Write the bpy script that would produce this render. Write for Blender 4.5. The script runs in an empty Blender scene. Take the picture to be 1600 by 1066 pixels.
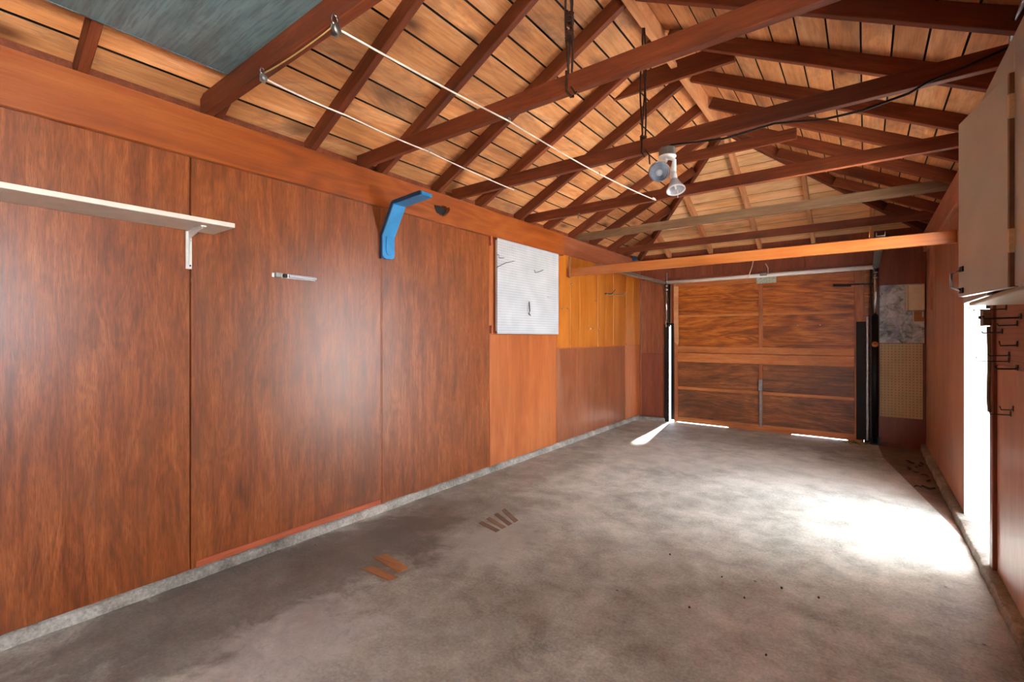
import bpy, bmesh, math, random
from mathutils import Vector, Matrix
random.seed(7)
sc = bpy.context.scene
col = sc.collection

# ------------------------------------------------------------------ camera
F, HZ, VPX, CH = 732.0, 526.0, 1352.0, 1.28
YAW = math.atan((VPX - 800) / F)
cam = bpy.data.cameras.new('camera'); camo = bpy.data.objects.new('camera', cam); col.objects.link(camo)
cam.sensor_width = 36.0; cam.sensor_fit = 'HORIZONTAL'
cam.lens = F / 1600 * 36.0
cam.shift_y = (533 - HZ) / 1600 * -1
cam.clip_start = 0.02
camo.location = (0, 0, CH)
camo.rotation_euler = (math.pi / 2, 0, YAW)
sc.camera = camo

# ------------------------------------------------------------------ world, sun, portals, exposure
w = bpy.data.worlds.new('world'); sc.world = w; w.use_nodes = True
bgn = w.node_tree.nodes['Background']
bgn.inputs['Color'].default_value = (0.86, 0.94, 1.03, 1)
bgn.inputs['Strength'].default_value = 5.2
sun = bpy.data.lights.new('sun', 'SUN'); sun.energy = 40.0; sun.angle = math.radians(5.0)
sun.color = (1.0, 0.98, 0.95)
suno = bpy.data.objects.new('sun', sun); col.objects.link(suno)
suno.rotation_euler = Vector((0.10, -1.0, -0.85)).to_track_quat('-Z', 'Y').to_euler()
suno.location = (0, 12, 9)
def portal(loc, sx, sy, direction):
    l = bpy.data.lights.new('daylight_portal', 'AREA'); l.shape = 'RECTANGLE'; l.size = sx; l.size_y = sy
    l.cycles.is_portal = True
    o = bpy.data.objects.new('daylight_portal', l); col.objects.link(o); o.location = loc
    o.rotation_euler = Vector(direction).to_track_quat('-Z', 'Z').to_euler()
portal((0.70, 4.01, 1.06), 0.97, 2.02, (-1, 0, 0))      # side door
portal((0.70, -0.20, 1.50), 1.6, 1.1, (-1, 0, 0))        # added fill window in the right wall behind the camera
vs = sc.view_settings
vs.view_transform = 'Standard'; vs.look = 'None'; vs.gamma = 1.0; vs.use_curve_mapping = False
vs.exposure = 2.78
try:
    sc.cycles.use_denoising = True
    sc.cycles.diffuse_bounces = 6; sc.cycles.max_bounces = 12
    sc.cycles.sample_clamp_indirect = 12.0
except Exception:
    pass

# ------------------------------------------------------------------ pixel -> point helpers
S_, C_ = math.sin(YAW), math.cos(YAW)
def ray(u, v):
    x = (u - 800) / F
    return Vector((-S_ + x * C_, C_ + x * S_, (HZ - v) / F))
O_ = Vector((0, 0, CH))
def onX(u, v, X): d = ray(u, v); return O_ + d * (X / d.x)
def onY(u, v, Y): d = ray(u, v); return O_ + d * (Y / d.y)
def onZ(u, v, Z): d = ray(u, v); return O_ + d * ((Z - CH) / d.z)

# ------------------------------------------------------------------ materials
def srgb(r, g, b):
    f = lambda c: ((c / 255 + 0.055) / 1.055) ** 2.4 if c > 10 else c / 255 / 12.92
    return (f(r), f(g), f(b), 1)
class NT:
    def __init__(s, name):
        m = bpy.data.materials.new(name); m.use_nodes = True
        s.m = m; s.t = m.node_tree; s.b = s.t.nodes['Principled BSDF']
    def n(s, kind, **kw):
        nd = s.t.nodes.new(kind)
        for k, v in kw.items():
            if k.startswith('i_'): nd.inputs[k[2:].replace('_', ' ')].default_value = v
            else: setattr(nd, k, v)
        return nd
    def l(s, a, b): s.t.links.new(a, b)
def ramp(t, stops):
    r = t.n('ShaderNodeValToRGB'); e = r.color_ramp.elements
    while len(e) > 1: e.remove(e[-1])
    e[0].position = stops[0][0]; e[0].color = stops[0][1]
    for p, c in stops[1:]:
        k = e.new(p); k.color = c
    return r
def math_node(t, op, a, b=None, clamp=False):
    nd = t.n('ShaderNodeMath', operation=op, use_clamp=clamp)
    for i, v in enumerate((a, b)):
        if v is None: continue
        if isinstance(v, (int, float)): nd.inputs[i].default_value = v
        else: t.l(v, nd.inputs[i])
    return nd.outputs[0]
def mixc(t, fac, a, b, mode='MIX'):
    nd = t.n('ShaderNodeMix', data_type='RGBA', blend_type=mode)
    for sock, v in ((nd.inputs[0], fac), (nd.inputs[6], a), (nd.inputs[7], b)):
        if isinstance(v, (int, float)): sock.default_value = v
        elif isinstance(v, tuple): sock.default_value = v
        else: t.l(v, sock)
    return nd.outputs[2]

def wood(name, dark, mid, light, axis='X', grain=1.0, rough=0.45, var=0.25, bump=0.15, fleck=0.3, knots=0.0,
         stain=None, stain_amt=0.0, coat=0.0, rings=0.0, dist=0.9):
    """grain runs along local `axis`; every object gets its own offset and a small tint change"""
    t = NT(name)
    tc = t.n('ShaderNodeTexCoord'); oi = t.n('ShaderNodeObjectInfo')
    off = math_node(t, 'MULTIPLY', oi.outputs['Random'], 37.0)
    add = t.n('ShaderNodeVectorMath', operation='ADD'); t.l(tc.outputs['Object'], add.inputs[0])
    cx = t.n('ShaderNodeCombineXYZ')
    for i in range(3): t.l(off, cx.inputs[i])
    t.l(cx.outputs[0], add.inputs[1])
    k = {'X': 0, 'Y': 1, 'Z': 2}[axis]
    sc1 = [34 * grain] * 3; sc1[k] = 1.6 * grain
    mp = t.n('ShaderNodeMapping'); mp.inputs['Scale'].default_value = sc1; t.l(add.outputs[0], mp.inputs[0])
    n1 = t.n('ShaderNodeTexNoise', i_Scale=1.0, i_Detail=6.0, i_Roughness=0.68, i_Distortion=dist * 0.5); t.l(mp.outputs[0], n1.inputs['Vector'])
    sc2 = [5 * grain] * 3; sc2[k] = 0.9 * grain
    mp2 = t.n('ShaderNodeMapping'); mp2.inputs['Scale'].default_value = sc2; t.l(add.outputs[0], mp2.inputs[0])
    n2 = t.n('ShaderNodeTexNoise', i_Scale=1.0, i_Detail=5.0, i_Roughness=0.6, i_Distortion=dist); t.l(mp2.outputs[0], n2.inputs['Vector'])
    n3 = t.n('ShaderNodeTexNoise', i_Scale=1.3, i_Detail=3.0); t.l(add.outputs[0], n3.inputs['Vector'])
    a = math_node(t, 'MULTIPLY', n1.outputs[0], 0.45)
    b = math_node(t, 'MULTIPLY', n2.outputs[0], 0.55)
    s = math_node(t, 'ADD', a, b)
    if rings > 0:
        wv = t.n('ShaderNodeTexNoise', i_Scale=0.55, i_Detail=2.0, i_Distortion=0.8); t.l(mp2.outputs[0], wv.inputs['Vector'])
        fr = math_node(t, 'SINE', math_node(t, 'MULTIPLY', wv.outputs[0], 70.0))
        s = math_node(t, 'ADD', s, math_node(t, 'MULTIPLY', fr, 0.06 * rings))
    r = ramp(t, [(0.28, dark), (0.5, mid), (0.72, light)]); t.l(s, r.inputs[0])
    c = r.outputs[0]
    # fine dark pores along the grain
    sc4 = [120 * grain] * 3; sc4[k] = 9 * grain
    mp4 = t.n('ShaderNodeMapping'); mp4.inputs['Scale'].default_value = sc4; t.l(add.outputs[0], mp4.inputs[0])
    n4 = t.n('ShaderNodeTexNoise', i_Scale=1.0, i_Detail=2.0); t.l(mp4.outputs[0], n4.inputs['Vector'])
    r4 = ramp(t, [(0.40, (1, 1, 1, 1)), (0.5, (0, 0, 0, 1))]); t.l(n4.outputs[0], r4.inputs[0])
    c = mixc(t, math_node(t, 'MULTIPLY', r4.outputs[0], fleck), c, dark)
    if knots > 0:
        mp5 = t.n('ShaderNodeMapping'); s5 = [4.2] * 3; s5[k] = 1.9; mp5.inputs['Scale'].default_value = s5; t.l(add.outputs[0], mp5.inputs[0])
        vo = t.n('ShaderNodeTexVoronoi', i_Scale=1.0); t.l(mp5.outputs[0], vo.inputs['Vector'])
        rk = ramp(t, [(0.07, (1, 1, 1, 1)), (0.15, (0.45, 0.45, 0.45, 1)), (0.26, (0, 0, 0, 1))]); t.l(vo.outputs['Distance'], rk.inputs[0])
        c = mixc(t, math_node(t, 'MULTIPLY', rk.outputs[0], knots), c, tuple(x * 0.35 for x in dark[:3]) + (1,))
    if stain is not None:
        mp6 = t.n('ShaderNodeMapping'); s6 = [3.2] * 3; s6[k] = 1.1; mp6.inputs['Scale'].default_value = s6; t.l(add.outputs[0], mp6.inputs[0])
        n6 = t.n('ShaderNodeTexNoise', i_Scale=1.0, i_Detail=8.0, i_Roughness=0.72, i_Distortion=0.8); t.l(mp6.outputs[0], n6.inputs['Vector'])
        r6 = ramp(t, [(0.5, (0, 0, 0, 1)), (0.68, (1, 1, 1, 1))]); t.l(n6.outputs[0], r6.inputs[0])
        c = mixc(t, math_node(t, 'MULTIPLY', r6.outputs[0], stain_amt), c, stain)
    # tint by object and by broad patches
    v1 = math_node(t, 'MULTIPLY', math_node(t, 'SUBTRACT', oi.outputs['Random'], 0.5), var)
    v2 = math_node(t, 'MULTIPLY', math_node(t, 'SUBTRACT', n3.outputs[0], 0.5), var * 1.6)
    val = math_node(t, 'ADD', math_node(t, 'ADD', v1, v2), 1.0)
    hs = t.n('ShaderNodeHueSaturation', i_Saturation=1.04); t.l(val, hs.inputs['Value']); t.l(c, hs.inputs['Color'])
    t.l(hs.outputs[0], t.b.inputs['Base Color'])
    rr = math_node(t, 'ADD', math_node(t, 'MULTIPLY', n1.outputs[0], 0.25), rough - 0.12, True)
    t.l(rr, t.b.inputs['Roughness'])
    t.b.inputs['Coat Weight'].default_value = coat; t.b.inputs['Coat Roughness'].default_value = 0.3
    bp = t.n('ShaderNodeBump', i_Strength=bump, i_Distance=0.01); t.l(n1.outputs[0], bp.inputs['Height']); t.l(bp.outputs[0], t.b.inputs['Normal'])
    return t.m
def plain(name, c, rough=0.5, metal=0.0, noise=0.12, nscale=14.0, bump=0.0, trans=0.0, alpha=1.0):
    t = NT(name)
    tc = t.n('ShaderNodeTexCoord'); n = t.n('ShaderNodeTexNoise', i_Scale=nscale, i_Detail=5.0); t.l(tc.outputs['Object'], n.inputs['Vector'])
    dk = tuple(x * (1 - noise * 2) for x in c[:3]) + (1,); lt = tuple(min(1, x * (1 + noise)) for x in c[:3]) + (1,)
    r = ramp(t, [(0.3, dk), (0.7, lt)]); t.l(n.outputs[0], r.inputs[0]); t.l(r.outputs[0], t.b.inputs['Base Color'])
    t.b.inputs['Roughness'].default_value = rough; t.b.inputs['Metallic'].default_value = metal
    t.b.inputs['Transmission Weight'].default_value = trans
    if bump:
        bp = t.n('ShaderNodeBump', i_Strength=bump, i_Distance=0.004); t.l(n.outputs[0], bp.inputs['Height']); t.l(bp.outputs[0], t.b.inputs['Normal'])
    return t.m
def pegmat(name, c, hole, axes, pitch=0.0254, rad=0.13, rough=0.5):
    t = NT(name); tc = t.n('ShaderNodeTexCoord'); sp = t.n('ShaderNodeSeparateXYZ'); t.l(tc.outputs['Object'], sp.inputs[0])
    d = []
    for a in axes:
        f = math_node(t, 'FRACT', math_node(t, 'MULTIPLY', sp.outputs['XYZ'.index(a)], 1 / pitch))
        f = math_node(t, 'SUBTRACT', f, 0.5); d.append(math_node(t, 'MULTIPLY', f, f))
    dist = math_node(t, 'SQRT', math_node(t, 'ADD', d[0], d[1]))
    m = math_node(t, 'LESS_THAN', dist, rad)
    n = t.n('ShaderNodeTexNoise', i_Scale=6.0, i_Detail=5.0); t.l(tc.outputs['Object'], n.inputs['Vector'])
    r = ramp(t, [(0.3, tuple(x * 0.82 for x in c[:3]) + (1,)), (0.7, c)]); t.l(n.outputs[0], r.inputs[0])
    t.l(mixc(t, m, r.outputs[0], hole), t.b.inputs['Base Color']); t.b.inputs['Roughness'].default_value = rough
    return t.m

M = {}
M['ply_red'] = wood('ply_red', srgb(84, 40, 18), srgb(134, 71, 35), srgb(170, 100, 57), 'Z', 2.3, 0.40, 0.16, 0.06, 0.4, 0.0, srgb(92, 58, 40), 0.5, 0.25, 0.5)
M['ply_tan'] = wood('ply_tan', srgb(130, 66, 34), srgb(168, 94, 54), srgb(186, 118, 74), 'Z', 0.8, 0.45, 0.12, 0.06, 0.2, 0.0, None, 0, 0.2, 0.4)
M['ply_brown'] = wood('ply_brown', srgb(96, 50, 30), srgb(138, 78, 50), srgb(164, 106, 76), 'Z', 1.0, 0.42, 0.15, 0.08, 0.3, 0.0, srgb(150, 118, 98), 0.3, 0.3, 0.3)
M['ply_honey'] = wood('ply_honey', srgb(138, 72, 24), srgb(174, 102, 42), srgb(192, 126, 62), 'Z', 0.8, 0.42, 0.10, 0.06, 0.15, 0.0, None, 0, 0.25, 0.5)
M['wall_maroon'] = wood('wall_maroon', srgb(88, 44, 30), srgb(128, 68, 48), srgb(152, 90, 66), 'Z', 1.0, 0.40, 0.14, 0.06, 0.25, 0.0, None, 0, 0.3, 0.2)
M['wall_pink'] = wood('wall_pink', srgb(150, 98, 76), srgb(198, 140, 112), srgb(222, 172, 144), 'Z', 1.0, 0.36, 0.14, 0.06, 0.25, 0.0, srgb(120, 82, 66), 0.25, 0.3, 0.3)
M['beam_orange'] = wood('beam_orange', srgb(100, 46, 18), srgb(145, 73, 33), srgb(167, 96, 50), 'Y', 0.7, 0.46, 0.12, 0.08, 0.15, 0.0, None, 0, 0.1, 0.8)
M['beam_faded'] = wood('beam_faded', srgb(110, 58, 38), srgb(150, 86, 60), srgb(178, 120, 92), 'Y', 0.7, 0.5, 0.12, 0.08, 0.2)
M['beam_pink'] = wood('beam_pink', srgb(140, 86, 66), srgb(188, 128, 104), srgb(212, 160, 136), 'Y', 0.8, 0.5, 0.12, 0.08, 0.2)
M['rafter'] = wood('rafter', srgb(66, 28, 15), srgb(112, 54, 30), srgb(150, 84, 52), 'X', 1.2, 0.6, 0.2, 0.1, 0.2, 0.4)
M['tie_grey'] = wood('tie_grey', srgb(84, 62, 44), srgb(126, 98, 72), srgb(160, 132, 104), 'X', 0.9, 0.65, 0.1, 0.12, 0.3, 0.2)
M['tie_orange'] = wood('tie_orange', srgb(132, 70, 32), srgb(172, 102, 54), srgb(194, 128, 78), 'X', 0.7, 0.45, 0.1, 0.06, 0.1, 0.2, None, 0, 0.2, 0.6)
M['pale_fir'] = wood('pale_fir', srgb(170, 108, 68), srgb(206, 148, 104), srgb(224, 176, 134), 'X', 0.8, 0.6, 0.1, 0.08, 0.2, 0.2)
M['roof_L'] = wood('roof_board_wood', srgb(154, 94, 56), srgb(210, 148, 98), srgb(234, 186, 142), 'Y', 1.1, 0.6, 0.42, 0.10, 0.2, 0.9, srgb(112, 82, 66), 0.75, 0.0, 0.45, 0.35)
M['roof_H'] = wood('hip_board_wood', srgb(204, 142, 88), srgb(245, 196, 142), srgb(252, 222, 184), 'X', 1.1, 0.6, 0.2, 0.10, 0.2, 0.7, srgb(150, 108, 78), 0.4, 0.0, 0.5, 0.4)
M['roof_cover'] = plain('roof_cover', srgb(26, 19, 15), 0.9)
M['door_wood'] = wood('door_wood', srgb(92, 44, 16), srgb(166, 90, 38), srgb(206, 126, 60), 'X', 1.0, 0.42, 0.2, 0.1, 0.5, 0.0, srgb(78, 48, 34), 0.4, 0.2, 1.4)
M['door_wood_dirty'] = wood('door_wood_dirty', srgb(70, 38, 20), srgb(128, 74, 40), srgb(166, 106, 62), 'X', 1.2, 0.5, 0.2, 0.1, 0.5, 0.0, srgb(52, 36, 28), 0.75, 0.1, 1.0)
M['door_frame'] = wood('door_frame', srgb(136, 72, 36), srgb(182, 110, 62), srgb(212, 146, 96), 'X', 1.0, 0.5, 0.15, 0.1, 0.3, 0.1, srgb(104, 74, 56), 0.35)
M['door_frame_v'] = wood('door_frame_v', srgb(122, 64, 36), srgb(164, 98, 60), srgb(192, 130, 88), 'Z', 1.0, 0.5, 0.15, 0.1, 0.3, 0.1, srgb(104, 74, 56), 0.35)
M['redwood_strip'] = wood('redwood_strip', srgb(140, 66, 42), srgb(178, 94, 64), srgb(196, 118, 86), 'Y', 1.0, 0.5)
M['patch_wood'] = wood('patch_wood', srgb(118, 76, 46), srgb(160, 112, 74), srgb(186, 140, 100), 'X', 1.0, 0.7, 0.2, 0.2, 0.4, 0, srgb(110, 92, 80), 0.5)
M['scrap'] = wood('scrap_wood', srgb(84, 66, 52), srgb(118, 96, 78), srgb(150, 128, 108), 'X', 1.0, 0.8)
M['teal'] = wood('teal_paint', srgb(56, 76, 80), srgb(104, 134, 140), srgb(150, 176, 182), 'X', 0.7, 0.38, 0.25, 0.12, 0.4, 0.0, srgb(60, 66, 66), 0.5, 0.2)
M['shelf_white'] = plain('shelf_white', srgb(214, 204, 190), 0.5, 0, 0.05)
M['steel_white'] = plain('steel_white', srgb(216, 212, 206), 0.35, 0.2, 0.05)
M['blue'] = plain('blue_paint', srgb(38, 132, 190), 0.38, 0, 0.1, 9)
M['blue_dark'] = plain('blue_dark_edge', srgb(20, 62, 96), 0.5, 0, 0.1, 9)
M['black'] = plain('black_metal', srgb(34, 32, 32), 0.4, 0.6, 0.1)
M['black_matte'] = plain('black_matte', srgb(24, 22, 20), 0.8)
M['chrome'] = plain('galvanised_steel', srgb(190, 194, 200), 0.22, 1.0, 0.06, 30)
M['galv'] = plain('galvanised_dull', srgb(160, 162, 160), 0.45, 0.9, 0.1, 30)
M['white_paint'] = plain('white_paint', srgb(240, 240, 238), 0.4, 0, 0.02)
M['cream'] = plain('cream_enamel', srgb(222, 204, 168), 0.45, 0, 0.03)
M['cab_grey'] = plain('cabinet_grey_paint', srgb(196, 204, 202), 0.24, 0, 0.03, 7, 0.06)
M['cab_wood'] = wood('cabinet_pale_wood', srgb(176, 152, 118), srgb(206, 186, 152), srgb(222, 204, 174), 'Y', 1.0, 0.5, 0.06)
M['cab_edge'] = plain('cabinet_edge_brown', srgb(122, 94, 74), 0.5)
M['rope_white'] = plain('white_cord', srgb(232, 228, 220), 0.7)
M['rope_yellow'] = plain('yellowed_cord', srgb(200, 166, 106), 0.7)
M['rope_brown'] = plain('brown_rope', srgb(70, 40, 28), 0.8, 0, 0.25, 60, 0.4)
M['cable'] = plain('black_cable', srgb(32, 26, 24), 0.6)
M['glass'] = plain('lamp_glass', srgb(220, 224, 224), 0.08, 0, 0.0, 5, 0, 1.0)
def pane_mat():
    t = NT('fill_window_glass'); tr_ = t.n('ShaderNodeBsdfTransparent'); gl = t.n('ShaderNodeBsdfGlossy', i_Roughness=0.02)
    mx = t.n('ShaderNodeMixShader'); mx.inputs[0].default_value = 0.06; t.l(tr_.outputs[0], mx.inputs[1]); t.l(gl.outputs[0], mx.inputs[2])
    t.l(mx.outputs[0], t.t.nodes['Material Output'].inputs[0]); return t.m
M['pane'] = pane_mat()
M['clear'] = plain('clear_plastic', srgb(226, 230, 236), 0.15, 0, 0.02, 5, 0, 0.35)
M['sheet'] = None
M['orange'] = plain('orange_sticker', srgb(206, 128, 66), 0.5)
M['leaf'] = plain('dry_leaf', srgb(150, 138, 70), 0.7, 0, 0.25)
M['leaf_dark'] = plain('dark_leaf', srgb(58, 48, 36), 0.8, 0, 0.25)
M['label'] = plain('label_plate', srgb(176, 184, 166), 0.5, 0, 0.2, 60)
M['peg_white'] = pegmat('pegboard_white', srgb(184, 187, 190), srgb(56, 58, 60), 'YZ', 0.0254, 0.13)
M['peg_beige'] = pegmat('pegboard_beige', srgb(204, 182, 136), srgb(124, 102, 68), 'XZ', 0.032, 0.17, 0.6)
M['peg_brown'] = pegmat('pegboard_brown', srgb(150, 92, 70), srgb(60, 34, 26), 'YZ', 0.0254, 0.14, 0.5)
M['threshold'] = plain('worn_threshold', srgb(112, 100, 88), 0.8, 0, 0.2, 12)
M['ground'] = plain('driveway_concrete', srgb(190, 186, 178), 0.9, 0, 0.1, 3)

def concrete(name, c0, c1, c2, stains=True):
    t = NT(name); tc = t.n('ShaderNodeTexCoord'); ob = tc.outputs['Object']
    n1 = t.n('ShaderNodeTexNoise', i_Scale=0.9, i_Detail=7.0, i_Roughness=0.6, i_Distortion=0.5); t.l(ob, n1.inputs['Vector'])
    n2 = t.n('ShaderNodeTexNoise', i_Scale=5.0, i_Detail=8.0, i_Roughness=0.7, i_Distortion=0.3); t.l(ob, n2.inputs['Vector'])
    n3 = t.n('ShaderNodeTexNoise', i_Scale=70.0, i_Detail=4.0, i_Roughness=0.7); t.l(ob, n3.inputs['Vector'])
    s = math_node(t, 'ADD', math_node(t, 'MULTIPLY', n1.outputs[0], 0.34), math_node(t, 'MULTIPLY', n2.outputs[0], 0.40))
    s = math_node(t, 'ADD', s, math_node(t, 'MULTIPLY', n3.outputs[0], 0.26))
    r = ramp(t, [(0.38, c0), (0.5, c1), (0.62, c2)]); t.l(s, r.inputs[0]); c = r.outputs[0]
    sp = t.n('ShaderNodeSeparateXYZ'); t.l(ob, sp.inputs[0])
    if stains:
        # old oil / dirt stains along the left wall, with ragged outline; pale scuffs
        def blob(x, y, rx, ry, soft, amt, colr, c, ns=2.2, jag=0.55):
            dx = math_node(t, 'DIVIDE', math_node(t, 'SUBTRACT', sp.outputs[0], x), rx)
            dy = math_node(t, 'DIVIDE', math_node(t, 'SUBTRACT', sp.outputs[1], y), ry)
            d = math_node(t, 'SQRT', math_node(t, 'ADD', math_node(t, 'MULTIPLY', dx, dx), math_node(t, 'MULTIPLY', dy, dy)))
            nn = t.n('ShaderNodeTexNoise', i_Scale=ns, i_Detail=7.0, i_Roughness=0.65, i_Distortion=0.6); t.l(ob, nn.inputs['Vector'])
            d = math_node(t, 'ADD', d, math_node(t, 'MULTIPLY', math_node(t, 'SUBTRACT', nn.outputs[0], 0.5), jag * 4))
            rr = ramp(t, [(0.55 - soft, (1, 1, 1, 1)), (0.55 + soft, (0, 0, 0, 1))])
            t.l(math_node(t, 'MULTIPLY', d, 0.5), rr.inputs[0])
            return mixc(t, math_node(t, 'MULTIPLY', rr.outputs[0], amt), c, colr)
        c = blob(-2.45, 1.25, 0.42, 1.05, 0.12, 0.6, srgb(80, 73, 66), c, 3.0, 0.7)
        c = blob(-2.25, 2.2, 0.45, 0.8, 0.08, 0.35, srgb(100, 88, 78), c)
        c = blob(-2.55, 3.6, 0.25, 1.5, 0.1, 0.3, srgb(108, 96, 86), c)
        c = blob(-1.55, 1.35, 0.5, 0.5, 0.1, 0.25, srgb(104, 92, 82), c, 3.0)
        c = blob(-0.9, 2.3, 0.6, 0.5, 0.12, 0.22, srgb(110, 96, 86), c, 3.0)
        c = blob(-1.95, 1.0, 0.20, 0.32, 0.16, 0.42, srgb(196, 194, 190), c, 6.0, 0.8)
        c = blob(-1.85, 2.3, 0.2, 0.45, 0.16, 0.35, srgb(190, 188, 182), c, 6.0, 0.8)
        c = blob(-1.7, 5.0, 0.6, 0.45, 0.1, 0.3, srgb(188, 180, 170), c, 4.0)
        c = blob(-0.4, 5.2, 0.8, 0.5, 0.1, 0.3, srgb(196, 190, 180), c, 4.0)
        c = blob(-1.6, 6.4, 1.2, 0.4, 0.1, 0.25, srgb(104, 98, 90), c, 3.0)
        vo = t.n('ShaderNodeTexVoronoi', i_Scale=3.4); t.l(ob, vo.inputs['Vector'])
        rs = ramp(t, [(0.02, (1, 1, 1, 1)), (0.032, (0, 0, 0, 1))]); t.l(vo.outputs['Distance'], rs.inputs[0])
        c = mixc(t, math_node(t, 'MULTIPLY', rs.outputs[0], 0.7), c, srgb(50, 44, 38))
    t.l(c, t.b.inputs['Base Color']); t.b.inputs['Specular IOR Level'].default_value = 0.15
    rr = math_node(t, 'ADD', math_node(t, 'MULTIPLY', n2.outputs[0], 0.35), 0.42); t.l(rr, t.b.inputs['Roughness'])
    bp = t.n('ShaderNodeBump', i_Strength=0.25, i_Distance=0.01); t.l(s, bp.inputs['Height']); t.l(bp.outputs[0], t.b.inputs['Normal'])
    return t.m
M['floor'] = concrete('floor_concrete', srgb(116, 114, 106), srgb(164, 163, 154), srgb(200, 199, 190))
M['strip'] = concrete('dirt_strip', srgb(84, 68, 58), srgb(122, 102, 90), srgb(150, 132, 118), False)
M['kerb'] = concrete('kerb_concrete', srgb(84, 80, 72), srgb(140, 135, 126), srgb(188, 184, 175), False)
def sheet_mat():
    t = NT('stained_zinc_sheet'); tc = t.n('ShaderNodeTexCoord'); ob = tc.outputs['Object']
    n1 = t.n('ShaderNodeTexNoise', i_Scale=9.0, i_Detail=8.0, i_Roughness=0.7, i_Distortion=0.8); t.l(ob, n1.inputs['Vector'])
    r = ramp(t, [(0.36, srgb(100, 108, 102)), (0.48, srgb(172, 180, 180)), (0.6, srgb(208, 214, 218))]); t.l(n1.outputs[0], r.inputs[0])
    n2 = t.n('ShaderNodeTexNoise', i_Scale=5.0, i_Detail=5.0, i_Distortion=0.5); t.l(ob, n2.inputs['Vector'])
    r2 = ramp(t, [(0.54, (0, 0, 0, 1)), (0.66, (1, 1, 1, 1))]); t.l(n2.outputs[0], r2.inputs[0])
    c = mixc(t, math_node(t, 'MULTIPLY', r2.outputs[0], 0.5), r.outputs[0], srgb(112, 112, 160))
    t.l(c, t.b.inputs['Base Color']); t.b.inputs['Metallic'].default_value = 0.1; t.b.inputs['Roughness'].default_value = 0.42
    return t.m
M['sheet'] = sheet_mat()

# ------------------------------------------------------------------ object helpers
def wloc(o):
    p = Vector((0, 0, 0))
    while o: p += o.location; o = o.parent
    return p
def tag(o, label=None, cat=None, group=None, kind=None):
    if label: o['label'] = label
    if cat: o['category'] = cat
    if group: o['group'] = group
    if kind: o['kind'] = kind
    return o
def empty(name, loc, label=None, cat=None, group=None, kind=None, parent=None):
    o = bpy.data.objects.new(name, None); col.objects.link(o); o.empty_display_size = 0.05
    o.location = Vector(loc) - (wloc(parent) if parent else Vector())
    if parent: o.parent = parent
    return tag(o, label, cat, group, kind)
def link(name, me, mat, parent=None, smooth=False, origin=None):
    """me holds world coordinates: the origin moves to its middle"""
    if origin is None:
        lo = Vector([min(v.co[i] for v in me.vertices) for i in range(3)]); hi = Vector([max(v.co[i] for v in me.vertices) for i in range(3)])
        origin = (lo + hi) / 2
    me.transform(Matrix.Translation(-Vector(origin)))
    o = bpy.data.objects.new(name, me); col.objects.link(o)
    if mat is not None: me.materials.append(M[mat] if isinstance(mat, str) else mat)
    o.location = Vector(origin) - (wloc(parent) if parent else Vector())
    if parent: o.parent = parent
    if smooth:
        for p in me.polygons: p.use_smooth = True
    return o
def from_bm(name, bm, mat, parent=None, smooth=False, origin=None):
    bmesh.ops.recalc_face_normals(bm, faces=bm.faces[:])
    me = bpy.data.meshes.new(name); bm.to_mesh(me); bm.free()
    return link(name, me, mat, parent, smooth, origin)
def bm_box(bm, x0, x1, y0, y1, z0, z1):
    vs_ = [bm.verts.new((x, y, z)) for x in (x0, x1) for y in (y0, y1) for z in (z0, z1)]
    fs = [(0, 1, 3, 2), (4, 6, 7, 5), (0, 4, 5, 1), (2, 3, 7, 6), (0, 2, 6, 4), (1, 5, 7, 3)]
    return [bm.faces.new([vs_[i] for i in f]) for f in fs]
def bevel(bm, w):
    if w > 0: bmesh.ops.bevel(bm, geom=bm.edges[:], offset=w, segments=1, affect='EDGES', profile=0.5)
def box(name, x0, x1, y0, y1, z0, z1, mat, parent=None, bv=0.003):
    bm = bmesh.new(); bm_box(bm, x0, x1, y0, y1, z0, z1)
    m = min(abs(x1 - x0), abs(y1 - y0), abs(z1 - z0))
    bevel(bm, min(bv, m * 0.3))
    return from_bm(name, bm, mat, parent)
def hexa(name, vs8, mat, parent=None, bv=0.0):
    """8 corners in the order of bm_box"""
    bm = bmesh.new(); v = [bm.verts.new(p) for p in vs8]
    for f in [(0, 1, 3, 2), (4, 6, 7, 5), (0, 4, 5, 1), (2, 3, 7, 6), (0, 2, 6, 4), (1, 5, 7, 3)]: bm.faces.new([v[i] for i in f])
    bevel(bm, bv)
    return from_bm(name, bm, mat, parent)
def beam(name, p0, p1, wd, ht, mat, parent=None, up=(0, 0, 1), bv=0.003, anchor='mid'):
    """timber from p0 to p1; local X along it, local Z = its depth. anchor 'bottom': p0,p1 lie on the underside"""
    p0 = Vector(p0); p1 = Vector(p1); d = p1 - p0; L = d.length; x = d.normalized()
    y = Vector(up).cross(x).normalized(); z = x.cross(y)
    bm = bmesh.new(); bm_box(bm, -L / 2, L / 2, -wd / 2, wd / 2, -ht / 2, ht / 2); bevel(bm, bv)
    bmesh.ops.recalc_face_normals(bm, faces=bm.faces[:])
    me = bpy.data.meshes.new(name); bm.to_mesh(me); bm.free(); me.materials.append(M[mat])
    o = bpy.data.objects.new(name, me); col.objects.link(o)
    c = (p0 + p1) / 2 + (z * ht / 2 if anchor == 'bottom' else Vector())
    if parent: o.parent = parent; c = c - wloc(parent)
    o.location = c
    o.rotation_euler = Matrix((x, y, z)).transposed().to_euler()
    return o
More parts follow.
